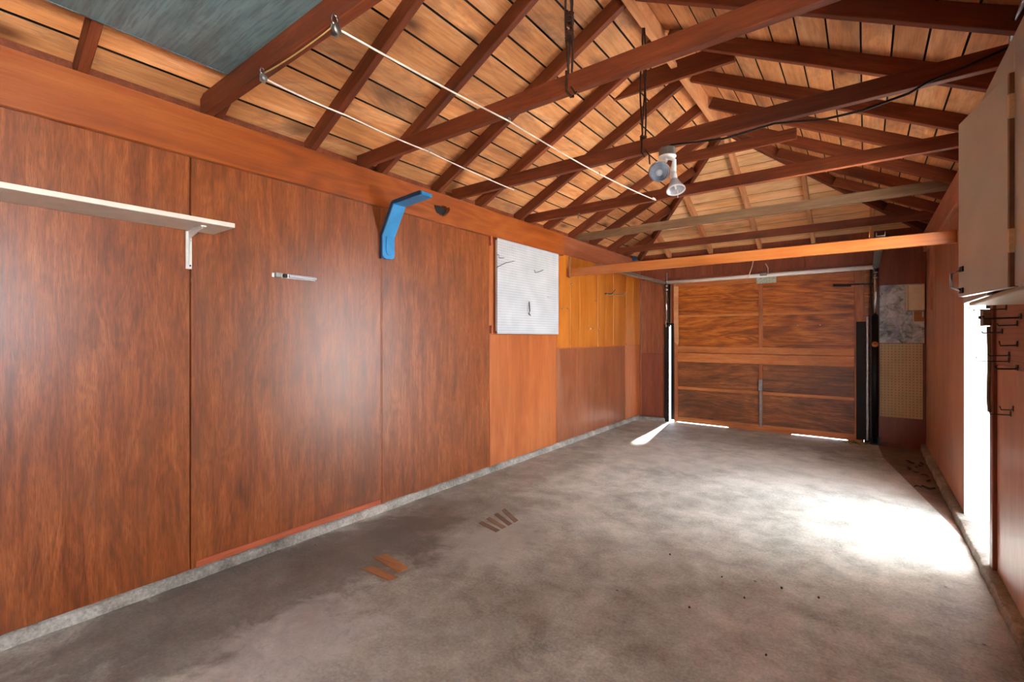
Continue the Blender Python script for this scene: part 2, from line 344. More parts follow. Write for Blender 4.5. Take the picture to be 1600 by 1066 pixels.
def bm_tube(bm, pts, r, seg=8, closed=False):
    pts = [Vector(p) for p in pts]; rings = []; n = len(pts)
    for i, p in enumerate(pts):
        a = pts[(i - 1) % n] if (i > 0 or closed) else pts[i]; b = pts[(i + 1) % n] if (i < n - 1 or closed) else pts[i]
        t = (b - a).normalized(); ref = Vector((0, 0, 1)) if abs(t.z) < 0.9 else Vector((1, 0, 0))
        u = t.cross(ref).normalized(); v = t.cross(u)
        rr = r[i] if isinstance(r, (list, tuple)) else r
        rings.append([bm.verts.new(p + (u * math.cos(k * math.tau / seg) + v * math.sin(k * math.tau / seg)) * rr) for k in range(seg)])
    m = n if closed else n - 1
    for i in range(m):
        A, B = rings[i], rings[(i + 1) % n]
        for k in range(seg): bm.faces.new((A[k], A[(k + 1) % seg], B[(k + 1) % seg], B[k]))
    if not closed:
        bm.faces.new(rings[0]); bm.faces.new(list(reversed(rings[-1])))
def tube(name, pts, r, mat, parent=None, seg=8, closed=False):
    bm = bmesh.new(); bm_tube(bm, pts, r, seg, closed)
    return from_bm(name, bm, mat, parent, True)
def lathe(name, prof, p, axis, mat, parent=None, seg=24):
    """prof: (radius, distance along axis); closed at r=0 ends"""
    ax = Vector(axis).normalized(); ref = Vector((0, 0, 1)) if abs(ax.z) < 0.9 else Vector((1, 0, 0))
    u = ax.cross(ref).normalized(); v = ax.cross(u); bm = bmesh.new(); rings = []
    for r, h in prof:
        c = Vector(p) + ax * h
        rings.append([bm.verts.new(c)] if r == 0 else [bm.verts.new(c + (u * math.cos(k * math.tau / seg) + v * math.sin(k * math.tau / seg)) * r) for k in range(seg)])
    for A, B in zip(rings, rings[1:]):
        for k in range(seg):
            a0, a1 = A[k % len(A)], A[(k + 1) % len(A)]; b0, b1 = B[k % len(B)], B[(k + 1) % len(B)]
            f = [a0]
            for q in (a1, b1, b0):
                if q not in f: f.append(q)
            if len(f) > 2: bm.faces.new(f)
    return from_bm(name, bm, mat, parent, True)
def prism(name, poly, axis, a, b, mat, parent=None, bv=0.0):
    """poly in the two other axes (in XYZ order), extruded along axis from a to b"""
    k = 'XYZ'.index(axis); bm = bmesh.new(); R = []
    for t in (a, b):
        R.append([bm.verts.new(tuple((list(q[:k]) + [t] + list(q[k:])))) for q in poly])
    bm.faces.new(R[0]); bm.faces.new(list(reversed(R[1]))); n = len(poly)
    for i in range(n): bm.faces.new((R[0][i], R[0][(i + 1) % n], R[1][(i + 1) % n], R[1][i]))
    bevel(bm, bv)
    return from_bm(name, bm, mat, parent)

# ------------------------------------------------------------------ main dimensions
XL, XR, YF, YN, ZP = -2.82, 0.55, 7.07, -1.25, 2.46      # walls, plate height
XC = (XL + XR) / 2; SL = 0.52; RUN = XC - XL; ZR = ZP + SL * RUN   # rafter underside at the ridge
YE = 5.05                                                  # ridge end, hip begins
DV = 0.105                                                 # underside of rafter -> underside of roof boards
HS = (ZR - ZP) / (YF - YE)                                 # slope of the hip end

# ------------------------------------------------------------------ outside ground
g = box('ground', -14, 14, -10, 26, -0.30, -0.06, 'ground', None, 0); tag(g, kind='structure')

# ------------------------------------------------------------------ floor
bm = bmesh.new()
def poly_slab(bm, pts, z0, z1):
    a = [bm.verts.new((x, y, z1)) for x, y in pts]; b = [bm.verts.new((x, y, z0)) for x, y in pts]
    bm.faces.new(a); bm.faces.new(list(reversed(b)))
    for i in range(len(pts)): bm.faces.new((a[i], b[i], b[(i + 1) % len(pts)], a[(i + 1) % len(pts)]))
poly_slab(bm, [(XL, YN), (0.50, YN), (0.50, 4.05), (0.455, 4.40), (0.152, 6.32), (0.115, 7.12), (XL, 7.12)], -0.12, 0.0)
floor = from_bm('floor', bm, 'floor', None, False, (0, 0, 0)); tag(floor, kind='structure')
bm = bmesh.new()
poly_slab(bm, [(0.50, 4.05), (XR + 0.02, 4.05), (XR + 0.02, YF), (0.112, YF), (0.152, 6.32), (0.455, 4.40)], -0.12, -0.008)
st = from_bm('bare_strip', bm, 'strip', floor, False, (0, 0, 0))
# driveway apron under the garage door
# inset wooden patches in the slab
def floor_quad(name, px, z0, z1, mat):
    P = [onZ(u, v, 0) for u, v in px]; bm = bmesh.new(); poly_slab(bm, [(p.x, p.y) for p in P], z0, z1); return from_bm(name, bm, mat, floor)
for q in [[(583, 872), (604, 866), (639, 889), (622, 895)], [(566, 890), (583, 886), (622, 903), (607, 908)]]:
    floor_quad('wood_patch', q, -0.01, 0.004, 'patch_wood')
for k in range(4):
    a = k * 12
    floor_quad('wood_scrap', [(748 + a, 818 - a * 0.55), (753 + a, 815 - a * 0.55), (781 + a * 0.8, 829 - a * 0.42), (775 + a * 0.8, 832 - a * 0.42)], -0.01, 0.003, 'scrap')

# kerbs (uneven concrete footing that the wall stands on)
def kerb(name, x0, x1, ya, yb, h, side):
    bm = bmesh.new(); n = int((yb - ya) / 0.06); rows = []
    rnd = random.Random(hash(side) % 5 + 3)
    for i in range(n + 1):
        y = ya + (yb - ya) * i / n; j = rnd.uniform(-0.007, 0.007); hz = h + rnd.uniform(-0.008, 0.006)
        xi = (x1 if side == 'l' else x0); s = -1 if side == 'l' else 1
        pts = [(xi + j * 0.7, -0.05), (xi + j * 0.7, 0.0), (xi + s * 0.003 + j, hz * 0.8), (xi + s * 0.009 + j * 0.6, hz), ((x0 if side == 'l' else x1), hz + 0.004)]
        rows.append([bm.verts.new((x, y, z)) for x, z in pts])
    for A, B in zip(rows, rows[1:]):
        for k in range(4): bm.faces.new((A[k], A[k + 1], B[k + 1], B[k]))
    o = from_bm(name, bm, 'kerb', None, True, (0, 0, 0)); tag(o, kind='structure'); return o
kerb('baseboard_left', XL - 0.06, XL + 0.014, YN, YF, 0.052, 'l')
kerb('baseboard_right', XR - 0.05, XR + 0.10, YN, YF, 0.05, 'r')

# ------------------------------------------------------------------ left wall
wl = empty('wall_left', (XL, 2.5, 0), kind='structure')
box('wall_core', XL - 0.12, XL - 0.016, YN - 0.1, YF + 0.1, -0.05, ZP, 'ply_brown', wl, 0)
def panel(x0, x1, y0, y1, z0, z1, mat, par, name='plywood_panel', bv=0.003): return box(name, x0, x1, y0, y1, z0, z1, mat, par, bv)
PY = [-0.28, 0.946, 2.163, 3.391, 4.593]
panel(XL - 0.016, XL, YN, PY[0] - 0.004, 0.058, 2.30, 'ply_red', wl)
panel(XL - 0.016, XL, PY[0], PY[1] - 0.004, 0.058, 2.30, 'ply_red', wl)
panel(XL - 0.016, XL + 0.002, PY[1], PY[2] - 0.012, 0.058, 2.30, 'ply_red', wl)
panel(XL - 0.016, XL - 0.001, PY[2], PY[3] - 0.004, 0.058, 2.30, 'ply_red', wl)
panel(XL - 0.016, XL, PY[3], PY[4] - 0.003, 0.058, 1.30, 'ply_tan', wl)
panel(XL - 0.016, XL - 0.006, PY[3], PY[4] - 0.003, 1.302, 2.30, 'ply_tan', wl)
panel(XL - 0.016, XL + 0.002, PY[4], 6.50, 0.062, 1.145, 'ply_brown', wl)
panel(XL - 0.016, XL + 0.012, 6.50, YF, 0.062, 1.145, 'ply_tan', wl)
ys = [PY[4], 4.90, 5.13, 5.62, 5.86, 6.10, 6.32, 6.53, 6.78, YF]
for i in range(len(ys) - 1):
    panel(XL - 0.016, XL + (0.002 if i % 2 else 0.0) + (0.010 if i >= 7 else 0), ys[i] + 0.0015, ys[i + 1] - 0.0015, 1.150, 2.46, 'ply_honey', wl, 'vertical_board', 0.002)
box('ledge_strip', XL, XL + 0.008, PY[4], 6.50, 1.138, 1.152, 'ply_tan', wl, 0.001)
box('seam_batten', XL - 0.014, XL + 0.001, PY[2] - 0.011, PY[2] - 0.002, 0.06, 2.25, 'beam_orange', wl, 0.001)
box('base_strip', XL, XL + 0.010, PY[1] + 0.02, PY[2] - 0.02, 0.062, 0.098, 'redwood_strip', wl, 0.002)
# header beam with a ragged hole knocked through it
bmh = bmesh.new(); bm_box(bmh, XL - 0.012, XL + 0.030, YN, 4.70, 2.218, ZP); bevel(bmh, 0.003)
t2 = empty('trim_2', (XL, 2.5, 2.218), kind='structure')
hb = from_bm('header_beam', bmh, 'beam_orange', t2)
hole_px = [(678, 320), (684, 321), (688, 322), (692, 321), (696, 322), (699, 325), (702, 324), (703, 328), (701, 332), (698, 335), (694, 338), (688, 338), (684, 335), (681, 330), (679, 325)]
hp = [onX(u, v, XL + 0.03) for u, v in hole_px]
cut = prism('hole_cutter', [(p.y, p.z) for p in hp], 'X', XL - 0.03, XL + 0.06, None)
md = hb.modifiers.new('hole', 'BOOLEAN'); md.object = cut; md.operation = 'DIFFERENCE'; md.solver = 'EXACT'
dg = bpy.context.evaluated_depsgraph_get(); dg.update()
nm = bpy.data.meshes.new_from_object(hb.evaluated_get(dg)); hb.modifiers.clear(); hb.data = nm
bpy.data.objects.remove(cut)
ph = (min(p.y for p in hp) + max(p.y for p in hp)) / 2
box('hole_shade', XL - 0.0125, XL - 0.0118, ph - 0.14, ph + 0.14, 2.235, 2.42, 'black_matte', t2, 0)  # black sheet stands in for the shade inside the hole
box('far_header', XL - 0.012, XL + 0.016, 4.705, YF, 2.24, ZP, 'beam_faded', t2)
# plate above, blocking between the rafters is built with the roof

# ------------------------------------------------------------------ right wall with side door opening
wr = empty('wall_right', (XR, 2.5, 0), kind='structure')
DY0, DY1, DZ = 3.53, 4.49, 2.06
WY0, WY1, WZ0, WZ1 = -1.0, 0.6, 0.95, 2.05
for y0, y1, z0, z1 in [(YN - 0.1, WY0, -0.05, ZP), (WY0, WY1, -0.05, WZ0), (WY0, WY1, WZ1, ZP), (WY1, DY0, -0.05, ZP), (DY1, YF + 0.1, -0.05, ZP), (DY0, DY1, DZ, ZP)]:
    box('wall_core', XR + 0.014, XR + 0.11, y0, y1, z0, z1, 'wall_pink', wr, 0)
panel(XR, XR + 0.014, DY1, 5.40, 0.05, 2.24, 'wall_pink', wr)
panel(XR + 0.001, XR + 0.014, 5.403, 6.155, 0.05, 2.24, 'wall_pink', wr)
panel(XR, XR + 0.014, 6.158, YF, 0.05, 2.24, 'wall_pink', wr)
panel(XR, XR + 0.014, 2.20, DY0 - 0.05, 0.05, 1.13, 'wall_pink', wr)
panel(XR, XR + 0.014, WY1, 2.197, 0.05, 1.13, 'wall_pink', wr)
panel(XR, XR + 0.014, YN, WY0, 0.05, 1.13, 'wall_pink', wr)
panel(XR, XR + 0.014, WY0, WY1, 0.05, WZ0, 'wall_pink', wr)
# window added as fill, to light the near half of the garage
w1 = empty('fill_window_1', (XR, (WY0 + WY1) / 2, WZ0), kind='structure')
for y0, y1, z0, z1 in [(WY0, WY0 + 0.05, WZ0, WZ1), (WY1 - 0.05, WY1, WZ0, WZ1), (-0.225, -0.175, WZ0 + 0.05, WZ1 - 0.05), (WY0 + 0.05, WY1 - 0.05, WZ0, WZ0 + 0.05), (WY0 + 0.05, WY1 - 0.05, WZ1 - 0.05, WZ1)]:
    box('fill_window_frame', XR - 0.005, XR + 0.09, y0, y1, z0, z1, 'white_paint', w1)
for y0, y1 in ((WY0 + 0.051, -0.226), (-0.174, WY1 - 0.051)): box('pane', XR + 0.05, XR + 0.054, y0, y1, WZ0 + 0.051, WZ1 - 0.051, 'pane', w1, 0)
panel(XR, XR + 0.014, DY0, DY1, DZ, 2.24, 'wall_pink', wr)
panel(XR - 0.004, XR + 0.014, 2.20, DY0 - 0.05, 1.133, 2.24, 'peg_brown', wr, 'perforated_panel')
panel(XR, XR + 0.014, WY1, 2.197, 1.133, 2.24, 'wall_pink', wr)
panel(XR, XR + 0.014, YN, WY0, 1.133, 2.24, 'wall_pink', wr)
panel(XR, XR + 0.014, WY0, WY1, WZ1, 2.24, 'wall_pink', wr)
box('header_beam', XR - 0.025, XR + 0.05, YN, YF, 2.24, ZP, 'beam_pink', wr)
box('corner_batten', XR - 0.02, XR, 6.42, 6.52, 1.55, 2.24, 'wall_pink', wr)
# white jambs, stop, threshold
tr = empty('trim_1', (XR, (DY0 + DY1) / 2, 0), kind='structure')
box('far_jamb', XR - 0.004, XR + 0.125, DY1 - 0.022, DY1 + 0.001, 0.03, DZ, 'white_paint', tr)
box('far_stop', XR + 0.045, XR + 0.06, DY1 - 0.036, DY1 - 0.022, 0.03, DZ, 'white_paint', tr)
box('head_jamb', XR - 0.004, XR + 0.125, DY0, DY1, DZ - 0.022, DZ, 'white_paint', tr)
box('near_jamb', XR + 0.0, XR + 0.125, DY0, DY0 + 0.022, 0.03, DZ, 'white_paint', tr)
box('near_casing', XR - 0.018, XR + 0.014, DY0 - 0.05, DY0 + 0.02, 0.04, DZ + 0.05, 'wall_maroon', tr)
box('threshold', XR - 0.01, XR + 0.22, DY0, DY1, -0.02, 0.035, 'threshold', tr)
for z in (0.28, 1.75): box('hinge_plate', XR + 0.078, XR + 0.105, DY1 - 0.024, DY1 - 0.0215, z, z + 0.09, 'chrome', tr, 0.0005)
# open side door, swung outward against the outside light
d2 = empty('door_2', (XR + 0.125, DY1, 0), kind='structure')
dx0, dx1, dy0, dy1 = XR + 0.13, XR + 1.04, DY1 + 0.004, DY1 + 0.042
box('door_slab', dx0, dx1, dy0 + 0.008, dy1 - 0.008, 0.05, DZ - 0.02, 'white_paint', d2)
for x0, x1 in ((dx0, dx0 + 0.11), (dx0 + 0.40, dx0 + 0.51), (dx1 - 0.11, dx1)): box('stile', x0, x1, dy0, dy1, 0.05, DZ - 0.02, 'white_paint', d2)
for z0, z1 in ((0.05, 0.25), (0.95, 1.1), (1.9, DZ - 0.02)): box('rail', dx0 + 0.111, dx1 - 0.111, dy0 + 0.001, dy1 - 0.001, z0, z1, 'white_paint', d2)
lathe('knob', [(0, 0), (0.012, 0), (0.012, 0.03), (0.026, 0.04), (0.028, 0.055), (0.018, 0.068), (0, 0.07)], (dx1 - 0.06, dy0, 0.98), (0, -1, 0), 'chrome', d2, 16)

# ------------------------------------------------------------------ near wall (behind the camera)
wn = empty('wall_near', (XC, YN, 0), kind='structure')
box('wall_core', XL - 0.1, XR + 0.1, YN - 0.1, YN, -0.05, ZP + 0.9, 'ply_brown', wn, 0)

# ------------------------------------------------------------------ far wall with garage door opening
wf = empty('wall_far', (XC, YF, 0), kind='structure')
GX0, GX1, GZ = -2.425, 0.125, 2.13
for x0, x1, z0, z1 in [(XL - 0.1, GX0, -0.05, ZP), (GX1, XR + 0.1, -0.05, ZP), (GX0, GX1, GZ, ZP)]:
    box('wall_core', x0, x1, YF + 0.012, YF + 0.055, z0, z1, 'wall_maroon', wf, 0)
panel(XL, GX0 - 0.002, YF, YF + 0.012, 1.02, 2.24, 'ply_brown', wf)
panel(XL, GX0 - 0.002, YF, YF + 0.012, 0.05, 1.017, 'wall_maroon', wf)
panel(GX1 + 0.002, XR, YF, YF + 0.012, 0.03, 2.40, 'wall_maroon', wf)
for x0, x1 in ((GX0 - 0.39, -1.73), (-1.728, -0.62), (-0.618, GX1)): panel(x0 + 0.001, x1 - 0.001, YF - 0.004, YF + 0.012, GZ + 0.03, 2.40, 'wall_maroon', wf)
box('head_strip', GX0, GX1, YF - 0.012, YF + 0.012, GZ - 0.01, GZ + 0.03, 'wall_maroon', wf)
box('top_plate', XL, XR, YF - 0.03, YF + 0.05, 2.40, ZP, 'wall_maroon', wf)
box('corner_batten', XL + 0.002, XL + 0.03, YF - 0.03, YF, 0.05, 2.24, 'ply_brown', wf)
box('footing', XL, GX0 + 0.01, YF - 0.07, YF + 0.05, -0.05, 0.045, 'kerb', wf, 0.01)

# garage door: two columns of four recessed panels in a frame
gd = empty('door_1', (-1.14, YF, 0), kind='structure')
A0, A1, B0, B1 = -2.292, -0.012, -1.155, -1.105
y0, y1 = YF + 0.005, YF + 0.045
rows = [(0.085, 0.495), (0.535, 0.905), (1.135, 1.565), (1.60, 2.01)]
cols = [(A0 + 0.055, B0), (B1, A1 - 0.095)]
for cx0, cx1 in cols:
    for rz0, rz1 in rows: box('door_panel', cx0 - 0.01, cx1 + 0.01, y0 + 0.022, y1 - 0.006, rz0 - 0.012, rz1 + 0.012, 'door_wood' if rz0 > 1 else 'door_wood_dirty', gd, 0.002)
box('stile', A0, A0 + 0.055, y0, y1, 0.95, 2.075, 'door_frame_v', gd)
box('stile', A0, A0 + 0.055, y0, y1, 0.025, 0.948, 'door_frame_v', gd)
box('stile', A1 - 0.095, A1, y0, y1, 0.95, 2.075, 'door_frame_v', gd)
box('stile', A1 - 0.095, A1, y0, y1, 0.025, 0.948, 'door_frame_v', gd)
box('mullion', B0, B1, y0 + 0.002, y1, 1.135, 2.01, 'door_frame_v', gd)
box('mullion', B0, B1, y0 + 0.002, y1, 0.085, 0.905, 'door_frame_v', gd)
def rail(z0, z1, yy=0.0, mat='door_frame', x0=A0 + 0.056, x1=A1 - 0.096):
    return box('rail', x0, x1, y0 + yy, y1, z0, z1, mat, gd)
rail(2.012, 2.075)
for cx0, cx1 in cols:
    rail(1.566, 1.599, 0.004, 'door_frame', cx0, cx1); rail(0.496, 0.534, 0.004, 'door_frame', cx0, cx1)
rail(1.042, 1.134); rail(0.906, 1.036, -0.004)
# bottom rail, warped: touches the slab in the middle, daylight shows under both halves
bm = bmesh.new(); n = 40; rr_ = []
for i in range(n + 1):
    x = A0 + (A1 - A0) * i / n; z = -0.004 + (0.013 if (-2.27 < x < -1.5 or -0.78 < x < -0.18) else 0.0)
    rr_.append([bm.verts.new((x, yy, zz)) for yy, zz in ((y0 + 0.003, z), (y0 + 0.003, 0.084), (y1, 0.084), (y1, z))])
for A, B in zip(rr_, rr_[1:]):
    for k in range(4): bm.faces.new((A[k], A[(k + 1) % 4], B[(k + 1) % 4], B[k]))
bm.faces.new(rr_[0]); bm.faces.new(list(reversed(rr_[-1])))
from_bm('rail', bm, 'door_frame', gd)
box('door_skin', A0 - 0.02, GX1 + 0.004, y1 + 0.0005, y1 + 0.012, 0.034, 2.15, 'door_wood', gd, 0)  # backing added behind the door to close its daylight gaps
box('gap_board', GX0 - 0.02, A0 - 0.021, y1 + 0.0005, y1 + 0.012, 1.45, 2.15, 'door_frame_v', gd)  # added boards that block daylight in the left side gap
box('gap_board', GX0 - 0.02, -2.388, y1 + 0.0005, y1 + 0.012, -0.02, 1.45, 'door_frame_v', gd)
box('gap_block', A1 + 0.001, GX1 + 0.004, y0 + 0.005, y1, -0.03, 0.05, 'black_matte', gd)  # added black block that plugs a daylight leak
box('latch_bar', B0 + 0.012, B1 - 0.008, y0 - 0.016, y0 + 0.002, 0.06, 0.56, 'galv', gd)
box('latch_case', B0 + 0.002, B1 + 0.002, y0 - 0.03, y0 + 0.002, 0.55, 0.70, 'galv', gd, 0.006)
for u in (1246, 1281):
    p = onY(u, 508, YF); lathe('shiny_disc', [(0.012, 0), (0.012, 0.006), (0.006, 0.010), (0, 0.010)], (p.x, y0 + 0.022, p.z), (0, -1, 0), 'chrome', gd, 12)  # two small shiny metal discs on the door panel
# long wooden packing strip on the left stile, dark edge seals
prism('edge_strip', [(A0 + 0.004, 2.03), (A0 + 0.066, 2.025), (A0 + 0.068, 1.5), (A0 + 0.074, 1.2), (A0 + 0.058, 1.15), (A0 + 0.010, 1.2), (A0 + 0.004, 1.6)], 'Y', y0 - 0.014, y0, 'pale_fir', gd)
box('edge_seal', A0 - 0.048, A0 + 0.006, y0 - 0.006, y0 + 0.012, 0.03, 1.48, 'black', gd)
box('edge_seal', A1 - 0.075, A1 + 0.02, y0 - 0.008, y0 + 0.004, 0.03, 1.46, 'black_matte', gd)
box('edge_bar', A1 + 0.022, A1 + 0.042, y0 - 0.02, y0 + 0.02, 0.03, 1.52, 'galv', gd)
beam('rusty_hook', onY(1302, 446, YF - 0.02), onY(1372, 443, YF - 0.02), 0.012, 0.018, 'black', gd)
beam('rusty_hook', onY(1302, 446, YF - 0.03), onY(1330, 446, YF - 0.03), 0.014, 0.03, 'black', gd)
box('label_plate', onY(1182, 436, YF).x, onY(1213, 436, YF).x, y0 - 0.012, y0 - 0.004, onY(1190, 443, YF).z, onY(1190, 432, YF).z, 'label', gd, 0.001)

# door hardware: tube frame and tracks
hw = empty('garage_door_track', (-1.15, YF - 0.05, 0), 'metal tube and track hardware framing the wooden garage door', 'door track')
yt = YF - 0.035
tube('top_tube', [(-2.375, yt, 2.092), (-1.1, yt, 2.098), (0.075, yt, 2.104)], 0.026, 'white_paint', hw, 12)
box('tube_joint', -1.13, -1.04, yt - 0.03, yt + 0.03, 2.088, 2.132, 'galv', hw, 0.008)
tube('side_tube', [(-2.392, yt, 1.42), (-2.392, yt, 2.10)], 0.017, 'chrome', hw, 10)
box('side_track', -2.424, -2.354, yt + 0.0, yt + 0.03, 0.0, 1.46, 'black', hw)
box('side_track', -2.368, -2.338, yt + 0.012, yt + 0.03, 1.42, 2.07, 'black', hw)
lathe('roller', [(0, -0.03), (0.022, -0.03), (0.03, -0.01), (0.03, 0.01), (0.022, 0.03), (0, 0.03)], (-2.355, yt - 0.01, 1.46), (0, 1, 0), 'black', hw, 14)
tube('side_tube', [(0.098, yt - 0.005, 1.52), (0.098, yt - 0.005, 2.08)], 0.026, 'chrome', hw, 12)
tube('spring_case', [(0.092, yt - 0.005, 0.02), (0.092, yt - 0.005, 1.53)], 0.034, 'black', hw, 14)
box('side_track', 0.044, 0.064, yt - 0.01, yt + 0.03, 0.0, 2.08, 'black', hw)
box('foot_plate', 0.03, 0.135, yt - 0.03, yt + 0.03, 0.0, 0.09, 'black', hw, 0.004)
lathe('sticker', [(0.033, 0), (0.033, 0.003), (0, 0.003)], (0.092, yt - 0.0385, onY(1361, 538, yt).z), (0, -1, 0), 'orange', hw, 18)
bm = bmesh.new(); zst = onY(1361, 538, yt).z; bm_box(bm, 0.075, 0.109, yt - 0.0425, yt - 0.0412, zst - 0.004, zst + 0.004); bm_box(bm, 0.088, 0.096, yt - 0.0425, yt - 0.0412, zst - 0.004, zst + 0.018)
from_bm('sticker_mark', bm, 'cab_edge', hw)
for z in (1.98, 2.04, 2.10):
    for x in (-2.39, 0.098): lathe('clamp', [(0.022, -0.01), (0.034, -0.01), (0.034, 0.01), (0.022, 0.01)], (x, yt, z), (0, 0, 1), 'chrome', hw, 12)
def c_channel(name, x, ya, yb, z, mat, par):
    bm = bmesh.new(); bm_box(bm, x - 0.03, x + 0.03, ya, yb, z - 0.003, z); bm_box(bm, x - 0.03, x - 0.027, ya, yb, z, z + 0.03); bm_box(bm, x + 0.027, x + 0.03, ya, yb, z, z + 0.03)
    return from_bm(name, bm, mat, par)
c_channel('ceiling_track', -2.43, 4.84, yt + 0.02, 2.075, 'galv', hw)
c_channel('ceiling_track', 0.10, 4.84, yt + 0.02, 2.10, 'galv', hw)
box('hanger', -2.395, -2.38, yt, yt + 0.01, 2.10, 2.24, 'galv', hw)

# ------------------------------------------------------------------ roof
ce = empty('ceiling', (XC, 3.0, ZR), kind='structure')
def zl(x): return ZP + SL * (x - XL)
def zrt(x): return ZP + SL * (XR - x)
def yhip(x): # hip line in plan
    t = (x - XL) / RUN if x <= XC else (XR - x) / RUN
    return YF - (YF - YE) * t
EAVE = 0.38; EAVE_R = 0.75  # right eave widened, out of view, to cut sky light at the side door
nrm = math.sqrt(1 + SL * SL)
def clampx(x, a, b): return max(a, min(b, x))
BW = 0.152
TH = 0.02
rb = random.Random(11)
def slope_board(xa, xb, ya, yb_a, yb_b, zf):
    """board between xa (low) and xb (high); ends at yb_a / yb_b"""
    lo, hi = (xa, xb) if xa < xb else (xb, xa)
    ylo, yhi = (yb_a, yb_b) if xa < xb else (yb_b, yb_a)
    pts = []
    for x, ye in ((lo, ylo), (hi, yhi)):
        for y in (ya, ye):
            z = zf(x) + DV
            # upper edges planed back, so the joint opens upward
            xt = x + (0.012 if x == lo else -0.012)
            if zf is zl and x == hi and hi < XC - 0.1: xt = x - 0.040
            pts += [(x, y, z), (xt, y, zf(xt) + DV + TH * nrm)]
    return hexa('roof_board', pts, 'roof_L', ce)
for side in (0, 1):
    x = -EAVE if side == 0 else -EAVE_R; k = 0
    while x < RUN - 0.01:
        bw = BW * rb.uniform(0.86, 1.1); xn = min(x + bw, RUN)
        if RUN - xn < 0.05: xn = RUN
        g_ = 0.0055 if side == 0 else 0.0045
        xa, xb = (XL + x + g_, XL + xn - g_) if side == 0 else (XR - x - g_, XR - xn + g_)
        zf = zl if side == 0 else zrt
        ea, eb = min(yhip(xa), YF + 0.36), min(yhip(xb), YF + 0.36)
        cuts = [YN - 0.3] + sorted(rb.sample([0.52, 1.62, 2.17, 2.72, 3.27, 3.87, 4.42], 2))
        cuts = [c for c in cuts if c < min(ea, eb) - 0.4]
        for i, c in enumerate(cuts):
            last = i == len(cuts) - 1
            slope_board(xa, xb, c + 0.002, (ea if last else cuts[i + 1]) - 0.002, (eb if last else cuts[i + 1]) - 0.002, zf)
        x = xn; k += 1
# hip end boards run across
def xhip(y): # left and right ends
    t = (YF - y) / (YF - YE); return XL + RUN * t, XR - RUN * t
y = YF + 0.40; 
while y > YE + 0.03:
    bw = BW * rb.uniform(0.9, 1.08); yn = max(y - bw, YE)
    if yn - YE < 0.05: yn = YE
    (a0, a1), (b0, b1) = xhip(y - 0.006), xhip(yn + 0.006)
    zh = lambda yy: ZP + HS * (YF - yy) + DV
    yt_ = yn + (0.07 if yn > YE + 0.01 else 0.01)
    pts = [(b0, yn + 0.009, zh(yn)), (b0, yt_, zh(yt_) + TH), (a0, y - 0.006, zh(y)), (a0, y - 0.006, zh(y) + TH),
           (b1, yn + 0.009, zh(yn)), (b1, yt_, zh(yt_) + TH), (a1, y - 0.006, zh(y)), (a1, y - 0.006, zh(y) + TH)]
    if b1 - b0 < 0.02: b0, b1 = XC - 0.01, XC + 0.01
    hexa('hip_board', pts, 'roof_H', ce); y = yn
# roofing above the boards keeps the daylight out
bm = bmesh.new(); q = TH * nrm + DV + 0.004
def rv(x, y, z): return bm.verts.new((x, y, z + q))
exl, exr, eyf = XL - EAVE, XR + EAVE_R, YF + EAVE
zz = ZP - SL * EAVE
zhip_e = ZP - HS * 0.40
a = rv(exl, YN - 0.35, zz); b = rv(exl, eyf, zz); c = rv(XC, YE, ZR); d = rv(XC, YN - 0.35, ZR)
zq_ = ZP - SL * EAVE_R; e = rv(exr, YN - 0.35, zq_); f = rv(exr, eyf, zq_); f2 = rv(XR + EAVE, eyf, zz)
bm.faces.new((a, b, c, d)); bm.faces.new((d, c, f2, f, e))
zhh = ZP - HS * EAVE + 0.012
bm.faces.new((rv(exl - 0.02, eyf + 0.02, zhh), rv(XR + EAVE + 0.02, eyf + 0.02, zhh), rv(XC, YE - 0.02, ZR + 0.012)))
geo = bmesh.ops.extrude_face_region(bm, geom=bm.faces[:])
bmesh.ops.translate(bm, vec=(0, 0, 0.03), verts=[v for v in geo['geom'] if isinstance(v, bmesh.types.BMVert)])
from_bm('roofing', bm, 'roof_cover', ce)
# rafters
RY = [-0.60, -0.05, 0.52, 1.075, 1.62, 2.17, 2.72, 3.27, 3.87, 4.42, 4.97]
def rafter(y, x_top_off=0.02, yq=None):
    beam('rafter', (XL - 0.30, y, zl(XL - 0.30)), (XC - 0.012, y, zl(XC - 0.012)), 0.042, DV / nrm - 0.001, 'rafter', ce, anchor='bottom')
    beam('rafter', (XR + 0.70, y, zrt(XR + 0.70)), (XC + 0.012, y, zrt(XC + 0.012)), 0.042, DV / nrm - 0.001, 'rafter', ce, anchor='bottom')
for y in RY: rafter(y)
# ridge board
box('ridge_board', XC - 0.011, XC + 0.011, YN, YE + 0.02, ZR - 0.045, ZR + DV - 0.01, 'pale_fir', ce)
beam('ridge_batten', (XC - 0.0, 1.2, ZR - 0.045), (XC, YE - 0.02, ZR - 0.045), 0.045, 0.03, 'pale_fir', ce, up=(0, 0, 1))
